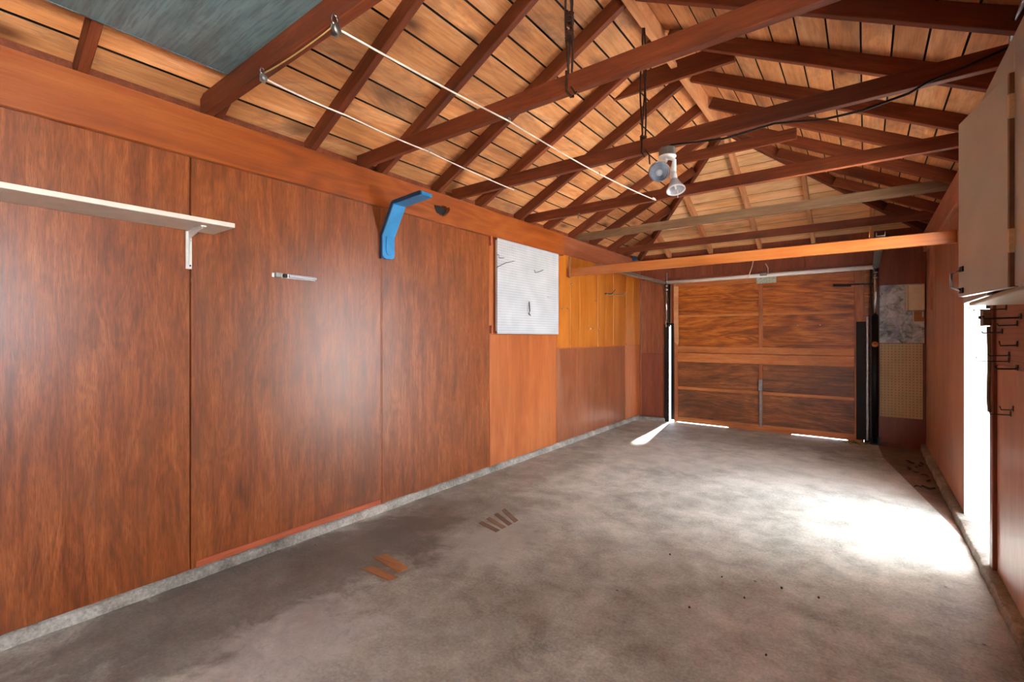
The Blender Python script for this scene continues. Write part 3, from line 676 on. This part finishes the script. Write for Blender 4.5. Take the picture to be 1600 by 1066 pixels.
# hips and jacks
for xe in (XL, XR):
    beam('hip_rafter', (xe, YF, ZP - 0.01), (XC, YE, ZR - 0.01), 0.042, 0.11, 'rafter', ce, anchor='bottom')
for yj in (5.50, 6.05, 6.58):
    x0, x1 = xhip(yj)
    beam('jack_rafter', (XL - 0.3, yj, zl(XL - 0.3)), (x0 - 0.02, yj, zl(x0 - 0.02)), 0.042, DV / nrm - 0.001, 'rafter', ce, anchor='bottom')
    beam('jack_rafter', (XR + 0.70, yj, zrt(XR + 0.70)), (x1 + 0.02, yj, zrt(x1 + 0.02)), 0.042, DV / nrm - 0.001, 'rafter', ce, anchor='bottom')
hn = math.sqrt(1 + HS * HS)
for xj in (-2.36, -1.77, -1.14, -0.53, 0.06):
    t = min((xj - XL), (XR - xj)) / RUN; yj = YF - (YF - YE) * t + 0.03
    beam('jack_rafter', (xj, YF + 0.25, ZP - HS * 0.25), (xj, yj, ZP + HS * (YF - yj)), 0.042, DV / hn - 0.001, 'pale_fir', ce, anchor='bottom')
# blocking between the rafters on both plates and on the far plate
ally = RY + [5.50, 6.05, 6.58, 7.15]
for y0_, y1_ in zip(ally, ally[1:]):
    box('frieze_block', XL - 0.085, XL - 0.055, y0_ + 0.022, y1_ - 0.022, ZP - 0.02, zl(XL - 0.07) + DV + 0.0, 'rafter', ce)
    box('frieze_block', XR + 0.055, XR + 0.085, y0_ + 0.022, y1_ - 0.022, ZP - 0.02, zrt(XR + 0.07) + DV, 'rafter', ce)
jx = [XL, -2.36, -1.77, -1.14, -0.53, 0.06, XR]
for x0_, x1_ in zip(jx, jx[1:]): box('frieze_block', x0_ + (0.022 if x0_ > XL else -0.1), x1_ - (0.022 if x1_ < XR else -0.1), YF + 0.04, YF + 0.06, ZP - 0.02, ZP + 0.085, 'wall_maroon', ce)
# ties
def tie(y, z, h, mat, x0=XL - 0.03, x1=XR + 0.02, wd=0.042, name='tie_beam'):
    return beam(name, (x0, y, z), (x1, y, z), wd, h, mat, ce, anchor='bottom')
tie(-0.75, ZP, 0.115, 'rafter'); tie(1.02, ZP, 0.115, 'rafter'); tie(1.99, ZP, 0.09, 'rafter'); tie(2.935, ZP, 0.09, 'rafter'); tie(4.01, ZP, 0.09, 'rafter')
tie(5.13, ZP, 0.088, 'tie_grey'); tie(6.27, ZP, 0.088, 'rafter')
tie(4.83, 1.985, 0.095, 'tie_orange', XL + 0.002, XR - 0.002)
box('tie_hanger', XL + 0.032, XL + 0.05, 4.80, 4.815, 1.97, 2.22, 'cab_edge', ce)
# collar ties
tie(3.52, 3.187, 0.145, 'rafter', -1.64, -0.72, 0.03, 'collar_tie')
tie(4.58, 2.94, 0.095, 'rafter', -1.48, -0.46, 0.03, 'collar_tie')

# ------------------------------------------------------------------ things: teal board stored on the ties
zb = ZP + 0.1165
pA, pB = onZ(40, 0, zb), onZ(340, 110, zb)
tb = empty('painted_board', ((pA.x + pB.x) / 2 + 0.5, 0.2, zb), 'large weathered teal painted plywood sheet stored flat on the tie beams', 'board')
box('sheet', pB.x, pB.x + 1.22, -0.95, 1.043, zb, zb + 0.018, 'teal', tb)
box('edge_band', pB.x - 0.006, pB.x - 0.0005, -0.95, 1.043, zb - 0.001, zb + 0.019, 'teal', tb, 0.001)

# ------------------------------------------------------------------ wall shelf
sh = empty('wall_shelf', (XL, 0.2, 1.63), 'long cream painted shelf board on a white steel bracket, left wall', 'shelf')
box('shelf_board', XL + 0.002, XL + 0.262, -1.0, 1.054, 1.832, 1.855, 'shelf_white', sh, 0.002)
def shelf_bracket(y):
    b = empty('bracket', (XL, y, 1.63), parent=sh)
    box('arm', XL + 0.003, XL + 0.20, y - 0.012, y + 0.012, 1.826, 1.8315, 'steel_white', b, 0.001)
    box('upright', XL + 0.0025, XL + 0.007, y - 0.014, y + 0.014, 1.632, 1.83, 'steel_white', b, 0.001)
    prism('gusset', [(XL + 0.007, 1.65), (XL + 0.012, 1.65), (XL + 0.03, 1.79), (XL + 0.18, 1.82), (XL + 0.18, 1.826), (XL + 0.007, 1.826)], 'Y', y - 0.002, y + 0.002, 'steel_white', b)
    for z in (1.65, 1.78): lathe('screw', [(0.005, 0), (0.004, 0.002), (0, 0.0025)], (XL + 0.007, y + 0.006, z), (1, 0, 0), 'black', b, 8)
shelf_bracket(0.935); shelf_bracket(-0.5)
hkY = onX(296, 436, XL)
tube('wall_hook', [hkY + Vector((0.002, 0, 0.008)), hkY + Vector((0.015, 0, 0.004)), hkY + Vector((0.022, 0, -0.01)), hkY + Vector((0.014, 0, -0.02)), hkY + Vector((0.008, 0.004, -0.016))], 0.0022, 'cab_edge', None)
tag(bpy.context.scene.collection.objects['wall_hook'], 'tiny rusty cup hook on the panel seam under the shelf bracket', 'hook')

# small white and clear holder screwed to the second panel
p1, p2 = onX(424, 430, XL), onX(492, 436, XL)
hd = empty('wall_holder', (XL, p1.y, p1.z), 'small white and clear plastic tool holder strip on the left wall', 'holder')
zc = (p1.z + p2.z) / 2
box('back_strip', XL + 0.003, XL + 0.008, p1.y, p2.y, zc - 0.013, zc + 0.013, 'white_paint', hd, 0.002)
tube('clear_tube', [(XL + 0.02, p1.y + 0.10, zc), (XL + 0.02, p2.y - 0.004, zc)], 0.011, 'clear', hd, 12)
box('clip', XL + 0.006, XL + 0.032, p1.y + 0.012, p1.y + 0.05, zc - 0.014, zc + 0.014, 'galv', hd, 0.003)
box('clip', XL + 0.006, XL + 0.028, p1.y + 0.062, p1.y + 0.085, zc - 0.012, zc + 0.012, 'black', hd, 0.003)

# ------------------------------------------------------------------ blue bent bracket
bb = empty('blue_bracket', (XL, 2.20, 1.85), 'bright blue painted bent wooden bracket arm reaching over the header beam', 'bracket')
def bent_strip(name, path, wy, th, yc, mat, par, round_end=True):
    """strip following path (x,z); width along Y; first end rounded"""
    bm = bmesh.new(); rows_ = []
    P = [Vector((x, 0, z)) for x, z in path]
    for i, p in enumerate(P):
        t = ((P[min(i + 1, len(P) - 1)] - P[max(i - 1, 0)])).normalized(); nn = Vector((t.z, 0, -t.x))
        hw_ = wy / 2
        if round_end and i < 4: hw_ = wy / 2 * (0.35, 0.72, 0.92, 1.0)[i]
        if i == len(P) - 1: hw_ *= 0.86
        rows_.append([bm.verts.new((p.x + nn.x * o_, yc + s_ * hw_, p.z + nn.z * o_)) for s_, o_ in ((-1, 0), (1, 0), (1, th), (-1, th))])
    for A, B in zip(rows_, rows_[1:]):
        for k in range(4): bm.faces.new((A[k], A[(k + 1) % 4], B[(k + 1) % 4], B[k]))
    bm.faces.new(rows_[0]); bm.faces.new(list(reversed(rows_[-1])))
    return from_bm(name, bm, mat, par)
x_ = XL + 0.004
path = [(x_, 1.848), (x_, 1.854), (x_, 1.864), (x_, 1.88), (x_, 2.015), (x_ + 0.006, 2.030), (x_ + 0.128, 2.232), (x_ + 0.145, 2.244), (x_ + 0.43, 2.262)]
bent_strip('arm', path, 0.108, 0.024, 2.20, 'blue', bb)
bent_strip('facing_strip', [(x_ + 0.0245, 1.875), (x_ + 0.0245, 1.885), (x_ + 0.0245, 1.895), (x_ + 0.0245, 1.915), (x_ + 0.0245, 2.01)], 0.065, 0.006, 2.205, 'blue', bb)
bent_strip('edge_band', [(x - 0.001, z + (0.001 if i > 5 else 0)) for i, (x, z) in enumerate(path)], 0.008, 0.026, 2.1415, 'blue_dark', bb, False)  # shaded near side of the arm, put in as a darker blue

# ------------------------------------------------------------------ white pegboard and its hooks
pb = empty('pegboard', (XL, 4.0, 1.31), 'white pegboard sheet hung on cleats on the left wall', 'pegboard')
box('sheet', XL + 0.034, XL + 0.042, 3.455, 4.562, 1.306, 2.214, 'peg_white', pb, 0.0015)
for y0_, y1_ in ((3.47, 3.51), (3.98, 4.02), (4.50, 4.54)): box('cleat', XL + 0.002, XL + 0.0335, y0_, y1_, 1.33, 2.20, 'shelf_white', pb)
for u, v0, v1 in ((766, 368, 384), (767, 509, 521), (871, 404, 440), (871, 500, 521)):
    p, q_ = onX(u, v0, XL + 0.01), onX(u, v1, XL + 0.01)
    box('corner_stop', XL + 0.001, XL + 0.03, p.y - 0.012, p.y + 0.012, q_.z, p.z, 'redwood_strip', pb)
XP = XL + 0.042
def peg(name, px, label, r=0.003, out=0.0, mat='black', group='hooks on the white pegboard'):
    pts = []
    for u, v, o in px: p = onX(u, v, XP + o + 0.003); pts.append(p)
    o = tube(name, pts, r, mat, None, 6); return tag(o, label, 'hook', group)
peg('peg_hook', [(777, 398, 0), (779, 398, 0.03), (780, 403, 0.045), (788, 403, 0.045)], 'short black wire hook near the upper left corner of white pegboard')
peg('peg_hook', [(776, 418, 0), (790, 411, 0.02), (804, 408, 0.05)], 'long thin black wire peg slanting across white pegboard')
peg('peg_hook', [(835, 422, 0), (836, 426, 0.02), (842, 425, 0.03), (849, 422, 0.04)], 'curled black wire hook at the upper right of white pegboard')
peg('peg_hook', [(855, 464, 0), (858, 465, 0.01), (864, 464, 0.015)], 'faint flat grey wire hook at the right edge of white pegboard', 0.0022, 0, 'galv')
peg('peg_hook', [(827, 472, 0), (827, 478, 0.02), (828, 486, 0.022), (826, 490, 0.015), (829, 493, 0.01)], 'dark tangled wire hook low in the middle of white pegboard', 0.005)

# bracket of bent wire on honey coloured boards
wa = empty('wire_bracket', (XL, 6.1, 1.85), 'small grey metal arm bracket on honey coloured boards, left wall', 'bracket')
pa, pbb, pc = onX(945, 459, XL + 0.01), onX(958, 453, XL + 0.02), onX(977, 458, XL + 0.02)
tube('arm', [pa, pa + Vector((0.05, 0.1, 0)), pbb + Vector((0.03, 0, 0))], 0.007, 'black', wa, 6)
tube('cross_bar', [onX(948, 460, XL + 0.03), onX(976, 461, XL + 0.03)], 0.009, 'galv', wa, 8)
tube('tip', [onX(976, 461, XL + 0.03), onX(978, 457, XL + 0.03)], 0.008, 'galv', wa, 8)
for u0, v0, v1 in ((976, 461, 482),): tube('hanging_wire', [onX(u0, v0, XL + 0.03), onX(u0, v1, XL + 0.025)], 0.003, 'black', wa, 6)
# nail heads and small hooks on honey boards
for u, v in ((878, 483), (886, 482), (930, 470), (921, 514), (927, 514), (935, 515), (892, 444)):
    p = onX(u, v, XL + 0.004); o = lathe('cup_hook', [(0.006, -0.004), (0.006, 0.004), (0.009, 0.012), (0.004, 0.02), (0, 0.02)], p, (1, 0, 0), 'chrome', None, 8)
    tag(o, 'tiny shiny metal peg in the honey coloured boards right of the pegboard', 'peg', 'pegs in honey coloured boards')

# ------------------------------------------------------------------ far wall: metal sheet, pegboard, meter box
ms = box('metal_sheet', 0.135, 0.535, YF - 0.006, YF - 0.001, 1.205, 1.885, 'sheet', None, 0.001); tag(ms, 'stained blue grey metal sheet on the wall right of the garage door', 'metal sheet')
bpg = box('pegboard', 0.136, 0.522, YF - 0.008, YF - 0.001, 0.335, 1.20, 'peg_beige', None, 0.001); tag(bpg, 'beige pegboard strip below the metal sheet beside the garage door', 'pegboard')
eb = empty('electrical_box', (0.46, YF, 1.58), 'cream electrical meter box over the stained metal sheet', 'electrical box')
box('case', 0.392, 0.535, YF - 0.075, YF - 0.007, 1.582, 1.87, 'cream', eb, 0.006)
box('side_flange', 0.375, 0.391, YF - 0.03, YF - 0.007, 1.582, 1.87, 'cream', eb, 0.003)
box('cover', 0.41, 0.53, YF - 0.083, YF - 0.0755, 1.60, 1.78, 'cream', eb, 0.003)
es = empty('wooden_plate', (0.49, YF, 1.42), 'small orange brown wooden plate with pale rim under the electrical box', 'plate')
box('backing', 0.436, 0.535, YF - 0.014, YF - 0.0065, 1.44, 1.578, 'cream', es, 0.006)
box('plate', 0.446, 0.53, YF - 0.022, YF - 0.0145, 1.452, 1.57, 'patch_wood', es, 0.006)
for x in (0.52,): box('white_tab', 0.515, 0.528, YF - 0.026, YF - 0.0225, 1.50, 1.56, 'white_paint', es, 0.002)

# ------------------------------------------------------------------ wall cabinet, door ajar
cb = empty('wall_cabinet', (XR, 2.0, 1.41), 'grey painted wall cabinet with its door ajar on the right wall', 'cabinet')
CX = 0.372; c0, c1, cz0, cz1 = 1.45, 2.92, 1.418, 2.18
box('bottom', CX, XR - 0.006, c0, c1, cz0, cz0 + 0.018, 'cab_wood', cb)
box('top', CX, XR - 0.006, c0, c1, cz1 - 0.018, cz1, 'cab_wood', cb)
box('side', CX, XR - 0.006, c1 - 0.018, c1, cz0 + 0.0185, cz1 - 0.0185, 'cab_wood', cb)
box('side', CX, XR - 0.006, c0, c0 + 0.018, cz0 + 0.0185, cz1 - 0.0185, 'cab_wood', cb)
box('back', XR - 0.012, XR - 0.0065, c0 + 0.019, c1 - 0.019, cz0 + 0.019, cz1 - 0.019, 'cab_wood', cb)
box('stile', CX - 0.0185, CX - 0.0005, c0, 2.008, cz0 + 0.012, cz1, 'cab_grey', cb)
box('stile', CX - 0.0185, CX - 0.0005, 2.41, c1, cz0 + 0.012, cz1, 'cab_grey', cb)
box('top_rail', CX - 0.0185, CX - 0.0005, 2.009, 2.409, 2.075, cz1, 'cab_grey', cb)
box('inner_shelf', CX + 0.01, XR - 0.013, c0 + 0.019, c1 - 0.019, 1.73, 1.748, 'cab_wood', cb)
hx, hy, fx, fy = 0.362, 2.012, 0.2956, 2.394
dv = Vector((fx - hx, fy - hy, 0)); dl = dv.length; dn = dv.normalized(); dp = Vector((-dn.y, dn.x, 0))
cd = empty('cabinet_door', (hx, hy, 1.427), parent=cb)
def dbox(name, a0_, a1_, o0, o1, z0, z1, mat, par=None):
    pts = []
    for a_ in (a0_, a1_):
        for o_ in (o0, o1):
            for z in (z0, z1):
                p = Vector((hx, hy, 0)) + dn * a_ + dp * o_; pts.append((p.x, p.y, z))
    return hexa(name, pts, mat, par or cd, 0.001)
dbox('leaf', 0.012, dl, 0.0, 0.019, 1.427, 2.067, 'cab_grey')
dbox('edge_strip', 0.0, 0.0115, -0.001, 0.019, 1.427, 2.067, 'cab_edge')
for z in (1.53, 1.93): dbox('hinge', -0.012, 0.0, 0.004, 0.024, z, z + 0.07, 'cab_wood')
P = lambda a_, o_, z: Vector((hx, hy, z)) + dn * a_ + dp * o_
tube('handle', [P(dl - 0.035, 0.019, 1.448), P(dl - 0.020, 0.045, 1.462), P(dl - 0.020, 0.045, 1.512), P(dl - 0.035, 0.019, 1.526)], 0.0055, 'chrome', cd, 8)
for z in (1.448, 1.526): dbox('handle_foot', dl - 0.05, dl - 0.02, 0.019, 0.024, z - 0.010, z + 0.010, 'black')

# ------------------------------------------------------------------ right wall: switch box, conduit, hooks
sb = empty('switch_box', (XR, 3.5, 1.38), 'grey electrical switch box on the near side door casing', 'switch box')
pz0, pz1 = onX(1555, 508, XR - 0.03).z, onX(1555, 481, XR - 0.03).z
box('box', XR - 0.05, XR - 0.0185, DY0 - 0.045, DY0 + 0.03, pz0, pz1, 'tie_grey', sb, 0.003)
box('cover_plate', XR - 0.053, XR - 0.0505, DY0 - 0.048, DY0 + 0.033, pz0 - 0.003, pz1 + 0.003, 'galv', sb, 0.001)
box('toggle', XR - 0.066, XR - 0.0535, DY0 - 0.014, DY0 - 0.004, (pz0 + pz1) / 2 - 0.008, (pz0 + pz1) / 2 + 0.010, 'black', sb, 0.002)
cdt = empty('conduit', (XR, 3.5, 0.9), 'thin grey conduit running down the casing from the switch box', 'conduit')
tube('lower_run', [(XR - 0.03, DY0 - 0.035, pz0 - 0.004), (XR - 0.027, DY0 - 0.035, 1.15), (XR - 0.03, DY0 - 0.03, 0.95), (XR - 0.026, DY0 - 0.035, 0.88)], 0.008, 'tie_grey', cdt, 8)
tube('upper_run', [(XR - 0.03, DY0 - 0.02, pz1 + 0.004), (XR - 0.03, DY0 - 0.02, 2.20)], 0.008, 'tie_grey', cdt, 8)
XW = XR - 0.006
def wall_hook(bu, bvv, tu, label, up=0.012, r=0.0028, double=False):
    b = onX(bu, bvv, XW); tip = onY(tu, bvv, b.y)
    X = min(XW - 0.03, tip.x); dz = 0.008
    pts = [Vector((XW - 0.001, b.y, b.z + 0.016)), Vector((XW - 0.006, b.y, b.z)), Vector((X, b.y, b.z - 0.002)), Vector((X - 0.004, b.y, b.z + up))]
    h = empty('peg_hook', (XW, b.y, b.z), label, 'hook', 'hooks on the brown perforated panel')
    tube('wire', pts, r, 'black', h, 6)
    if double: tube('wire', [p + Vector((0, -0.018, 0.002)) for p in pts], r, 'black', h, 6)
    box('base_clip', XW - 0.004, XW - 0.0008, b.y - (0.028 if double else 0.01), b.y + 0.01, b.z - 0.006, b.z + 0.02, 'black', h, 0.001)
wall_hook(1573, 483, 1516, 'long single wire hook topmost beside the switch box, right wall')
wall_hook(1594, 497, 1537, 'double wire hook level with the switch box, right wall', 0.012, 0.0028, True)
wall_hook(1590, 508, 1560, 'short wire hook just below the double hook, right wall', 0.008)
wall_hook(1565, 520, 1535, 'curved wire hook just under the switch box, right wall', 0.006, 0.0028, True)
wall_hook(1590, 540, 1563, 'stubby zigzag wire hook in the middle of the right wall panel', 0.02)
wall_hook(1577, 556, 1545, 'short wire hook above the longest middle hook, right wall', 0.008)
wall_hook(1577, 565, 1527, 'long thin wire hook with upturned tip, middle of right wall panel', 0.02)
wall_hook(1589, 577, 1556, 'thick double wire hook in the middle of the right wall panel', 0.012, 0.0036, True)
wall_hook(1584, 641, 1564, 'short wire hook of the lowest pair, right wall panel', 0.014)
wall_hook(1580, 649, 1547, 'longer wire hook of the lowest pair, right wall panel', 0.016)
# conduit pipe above the cabinet
tube('steel_pipe', [onX(1582, 68, 0.48), onX(1586, 32, 0.48), onX(1600, 3, 0.48), onX(1612, -30, 0.475)], 0.012, 'chrome', None, 10)
tag(col.objects['steel_pipe'], 'bent shiny conduit pipe rising above the grey cabinet', 'pipe')

# ------------------------------------------------------------------ clotheslines on pulleys
def sag(a, b, s, n=8):
    return [a.lerp(b, i / n) + Vector((0, 0, -4 * s * (i / n) * (1 - i / n))) for i in range(n + 1)]
def cord(name, px, label, mat='rope_white', r=0.004, ends=True, z=ZP - 0.012, s=0.006):
    P_ = [onZ(u, v, z) for u, v in px]; pts = [P_[0]]
    for a, b in zip(P_, P_[1:]): pts += sag(a, b, s)[1:]
    return tag(tube(name, pts, r, mat, None, 6), label, 'cord')
cord('clothesline', [(526, 44), (793, 188), (935, 271), (1022, 312)], 'long white cord strung under the tie beams towards the lamp')
cord('clothesline', [(412, 122), (540, 180), (670, 237), (803, 297)], 'white cord strung under the tie beams close to left wall')
c3 = [onZ(410, 116, ZP - 0.02), onZ(522, 40, ZP - 0.02)]
tag(tube('clothesline', sag(c3[0], c3[1], 0.01), 0.003, 'rope_yellow', None, 6), 'short yellowed cord joining the two small pulleys', 'cord')
def pulley(u, v, s, label):
    p = onZ(u, v, ZP - 0.03); h = empty('pulley', p, label, 'pulley', 'pulleys on the first tie beam')
    tube('screw_eye', [p + Vector((0, 0.012 * s * math.cos(a), 0.012 + 0.018 * s * math.sin(a))) for a in [k * math.tau / 12 for k in range(12)]], 0.003 * s, 'chrome', h, 6, True)
    lathe('wheel', [(0, -0.008 * s), (0.020 * s, -0.008 * s), (0.013 * s, 0), (0.020 * s, 0.008 * s), (0, 0.008 * s)], p + Vector((0, 0.006, -0.022 * s)), (1, 0.3, 0), 'galv', h, 14)
    box('cheek', p.x - 0.012 * s, p.x - 0.0095 * s, p.y - 0.008, p.y + 0.018, p.z - 0.045 * s, p.z + 0.002, 'galv', h, 0.002)
pulley(523, 36, 1.0, 'dull metal pulley under first tie beam, upper one holding the long cord')
pulley(410, 115, 0.75, 'smaller metal pulley under first tie beam nearer the left wall')
def eye(u, v, label):
    p = onZ(u, v, ZP - 0.006); o = tube('screw_eye', [p + Vector((0, 0.008 * math.cos(a), 0.009 * math.sin(a))) for a in [k * math.tau / 10 for k in range(10)]], 0.0025, 'galv', None, 6, True)
    return tag(o, label, 'hook')
eye(796, 186, 'screw eye guiding the long cord under the second tie beam')
eye(671, 235, 'screw eye guiding the wall side cord under the second tie beam')
eye(937, 270, 'screw eye guiding the long cord under the third tie beam')
p = onZ(1022, 311, ZP - 0.01)
tag(tube('cord_knot', [p + Vector((0.004 * math.sin(k * 2.1), -0.03 + 0.006 * k, 0.006 * math.cos(k * 1.7))) for k in range(12)], 0.005, 'rope_white', None, 6), 'knotted white cord end at the fourth tie beam beside the lamp', 'knot')
p = onY(905, 337, 3.985)
tag(tube('cleat_hook', [p + Vector((0, 0, 0.02)), p + Vector((0, -0.02, 0.0)), p + Vector((0.004, -0.03, -0.03)), p + Vector((0, -0.01, -0.04))], 0.006, 'galv', None, 6), 'small grey cleat hook on the fourth tie beam', 'hook')

# ------------------------------------------------------------------ brown ropes hanging from the ridge
def rope(name, x, y, z0, z1, label, knots, tail=0.08):
    h = empty(name, (x, y, z0), label, 'rope', 'brown ropes from ridge to tie beams')
    rd = random.Random(int(x * -1000 + y * 10))
    for k in range(3):
        ph_ = k * 2.1; n = 26; pts = []
        for i in range(n + 1):
            t = i / n; sp_ = 0.016 * (0.35 + math.sin(math.pi * t) * 0.9)
            pts.append((x + sp_ * math.cos(ph_ + t * 3), y + sp_ * math.sin(ph_ + t * 3), z1 + (z0 - z1) * t))
        tube('strand', pts, 0.0055, 'rope_brown', h, 6)
    for kz, kl in knots:
        n = 28; pts = [(x + 0.018 * math.cos(i * 1.1), y + 0.018 * math.sin(i * 1.1), kz + kl * i / n) for i in range(n)]
        tube('knot', pts, 0.0065, 'rope_brown', h, 6)
    tube('loop', [(x + 0.0, y - 0.03, z0 + 0.10), (x + 0.003, y - 0.036, z0), (x + 0.008, y, z0 - 0.016), (x, y + 0.034, z0), (x, y + 0.03, z0 + 0.10)], 0.006, 'rope_brown', h, 6)
    tube('tail', [(x + 0.02, y - 0.02, z0 + 0.02), (x + 0.045, y - 0.02, z0 - 0.02), (x + 0.05, y - 0.02, z0 - tail)], 0.005, 'rope_brown', h, 6)
rope('rope', onY(885, 100, 1.96).x, 1.99, ZP, ZR - 0.05, 'brown rope knotted from the ridge to the second tie beam', [(2.80, 0.06), (2.72, 0.05)], 0.01)
rope('rope', onY(1003, 200, 2.91).x, 2.935, ZP, ZR - 0.05, 'brown rope knotted from the ridge to the third tie beam', [(3.08, 0.06), (2.53, 0.05)])

# ------------------------------------------------------------------ twin flood lamp under the third tie
lc = onY(1043, 240, 2.935); lx = lc.x; ly = 2.93
lm = empty('flood_lamp', (lx, ly, ZP), 'twin floodlight fixture of galvanised box and bell shades under a tie beam', 'lamp')
bm = bmesh.new()
ring = [(lx + 0.052 * math.cos(math.pi / 8 + k * math.pi / 4), ly + 0.052 * math.sin(math.pi / 8 + k * math.pi / 4)) for k in range(8)]
poly_slab(bm, ring, ZP - 0.05, ZP - 0.001); bevel(bm, 0.003); from_bm('junction_box', bm, 'galv', lm)
lathe('cover', [(0, 0.0), (0.054, 0.0), (0.054, 0.006), (0.03, 0.014), (0.0, 0.02)], (lx, ly, ZP - 0.051), (0, 0, -1), 'white_paint', lm, 20)
# shade towards the camera
s1 = onY(1030, 268, 2.80); ax = (Vector((0, 0, CH + 0.75)) - s1).normalized()
b0_ = Vector((lx - 0.005, ly - 0.01, ZP - 0.068))
tube('swivel_arm', [b0_, (b0_ + s1 - ax * 0.10) / 2 + Vector((0, 0, -0.004)), s1 - ax * 0.085], [0.014, 0.014, 0.016], 'white_paint', lm, 10)
sh1 = lathe('shade', [(0.02, -0.095), (0.024, -0.07), (0.036, -0.05), (0.056, -0.02), (0.063, 0.0), (0.060, 0.0), (0.053, -0.02), (0.034, -0.048), (0.0, -0.06)], s1, ax, 'chrome', lm)
lathe('bulb', [(0, -0.058), (0.014, -0.05), (0.020, -0.038), (0.020, -0.028), (0.012, -0.018), (0, -0.015)], s1, ax, 'clear', lm, 16)
# shade pointing down
s2 = onY(1056, 297, 2.90); ax2 = Vector((0.22, -0.25, -1)).normalized()
tube('swivel_arm', [Vector((lx + 0.02, ly, ZP - 0.066)), Vector((lx + 0.045, ly - 0.005, ZP - 0.085)), s2 - ax2 * 0.125], [0.012, 0.012, 0.018], 'white_paint', lm, 10)
tube('socket', [s2 - ax2 * 0.13, s2 - ax2 * 0.06], [0.019, 0.021], 'white_paint', lm, 14)
lathe('glass_shade', [(0.022, -0.075), (0.03, -0.055), (0.044, -0.025), (0.053, 0.0), (0.051, 0.0), (0.042, -0.025), (0.027, -0.055), (0.02, -0.07)], s2, ax2, 'clear', lm)
lathe('rim', [(0.050, -0.004), (0.056, -0.004), (0.057, 0.003), (0.050, 0.003), (0.050, -0.004)], s2, ax2, 'white_paint', lm)
tube('bulb_stem', [s2 - ax2 * 0.06, s2 - ax2 * 0.006], [0.007, 0.005], 'white_paint', lm, 8)
tube('pull_cord', [s2 + Vector((0.01, 0, -0.002)), s2 + Vector((0.012, 0, -0.05))], 0.0022, 'rope_white', lm, 6)
# black cable from the lamp along the tie
cp = [Vector((lx + 0.03, ly - 0.025, ZP + 0.006)), onY(1130, 217, 2.905), onY(1210, 193, 2.905), onY(1290, 186, 2.86), onY(1350, 172, 2.84), onY(1420, 146, 2.86), onY(1450, 128, 2.905), onY(1500, 108, 2.905), Vector((0.5, 2.905, ZP + 0.07))]
tag(tube('electric_cable', cp, 0.006, 'cable', None, 6), 'black cable drooping along the third tie beam from the lamp', 'cable')

# ------------------------------------------------------------------ floor litter
def leaf(x, y, z, s, a, mat, label, grp):
    bm = bmesh.new(); ce_, si = math.cos(a), math.sin(a); rowsl = []
    for i in range(7):
        t = i / 6; wdt = s * 0.28 * math.sin(math.pi * (0.08 + 0.86 * t)); ln = s * (t - 0.5); zq = z + 0.10 * s * math.cos(t * 5 + a) + 0.10 * s
        r_ = []
        for k in (-1, 0, 1):
            lx_, ly_ = ln, k * wdt; r_.append(bm.verts.new((x + lx_ * ce_ - ly_ * si, y + lx_ * si + ly_ * ce_, zq + (0.12 * s if k else 0))))
        rowsl.append(r_)
    for A, B in zip(rowsl, rowsl[1:]):
        for k in range(2): bm.faces.new((A[k], A[k + 1], B[k + 1], B[k]))
    gg = bmesh.ops.extrude_face_region(bm, geom=bm.faces[:])
    bmesh.ops.translate(bm, vec=(0, 0, 0.0012), verts=[v for v in gg['geom'] if isinstance(v, bmesh.types.BMVert)])
    lo = min(v.co.z for v in bm.verts)
    bmesh.ops.translate(bm, vec=(0, 0, z - lo), verts=bm.verts[:])
    return tag(from_bm('dry_leaf', bm, mat, None), label, 'leaf', grp)
rl = random.Random(5)
for i in range(9):
    leaf(-0.10 + rl.uniform(-0.10, 0.12), 6.93 + rl.uniform(-0.06, 0.05), 0.001, rl.uniform(0.05, 0.10), rl.uniform(0, 6), 'leaf', 'small dry yellow green leaf heaped at the right foot of the garage door', 'leaves at the garage door foot')
for i in range(12):
    leaf(rl.uniform(0.34, 0.46), rl.uniform(5.2, 6.3), -0.007, rl.uniform(0.04, 0.09), rl.uniform(0, 6), 'leaf_dark', 'dark dead leaf lying on the bare strip along the right wall', 'leaves along the right wall')
for u, v in ((437, 914), (401, 907), (493, 853), (1163, 936), (1221, 921), (1047, 868), (1128, 903), (1279, 936), (1077, 951), (1197, 1026)):
    p = onZ(u, v, 0); s = rl.uniform(0.004, 0.007)
    bm = bmesh.new(); bmesh.ops.create_icosphere(bm, subdivisions=1, radius=s)
    for v_ in bm.verts: v_.co *= rl.uniform(0.7, 1.15)
    lo = min(v_.co.z for v_ in bm.verts)
    bmesh.ops.translate(bm, vec=(p.x, p.y, -lo + 0.0005), verts=bm.verts[:])
    tag(from_bm('pebble', bm, 'leaf_dark' if u > 460 else 'patch_wood', None), 'tiny crumb of debris lying on the open concrete floor', 'pebble', 'crumbs on the concrete floor')

# ------------------------------------------------------------------ scraps near the far plate
p = onX(992, 404, -2.775)
bm = bmesh.new(); bmesh.ops.create_icosphere(bm, subdivisions=2, radius=0.05)
for v_ in bm.verts: v_.co *= rl.uniform(0.65, 1.2); v_.co.z *= 0.7
bmesh.ops.translate(bm, vec=(p.x, p.y, p.z), verts=bm.verts[:])
tag(from_bm('plastic_scrap', bm, 'blue_dark', None), 'crumpled dark blue plastic scrap tucked at the far left header', 'scrap')
for a_, b_, lab in (((1178, 402), (1169, 434), 'loose white string dangling left of the label above the garage door'), ((1196, 412), (1200, 428), 'short white string hanging just over the garage door label')):
    p, q_ = onY(*a_, YF - 0.075), onY(*b_, YF - 0.075); m_ = (p + q_) / 2 + Vector((0.015, -0.01, 0.01))
    tag(tube('loose_string', [p, m_, q_], 0.005, 'rope_white', None, 6), lab, 'string')
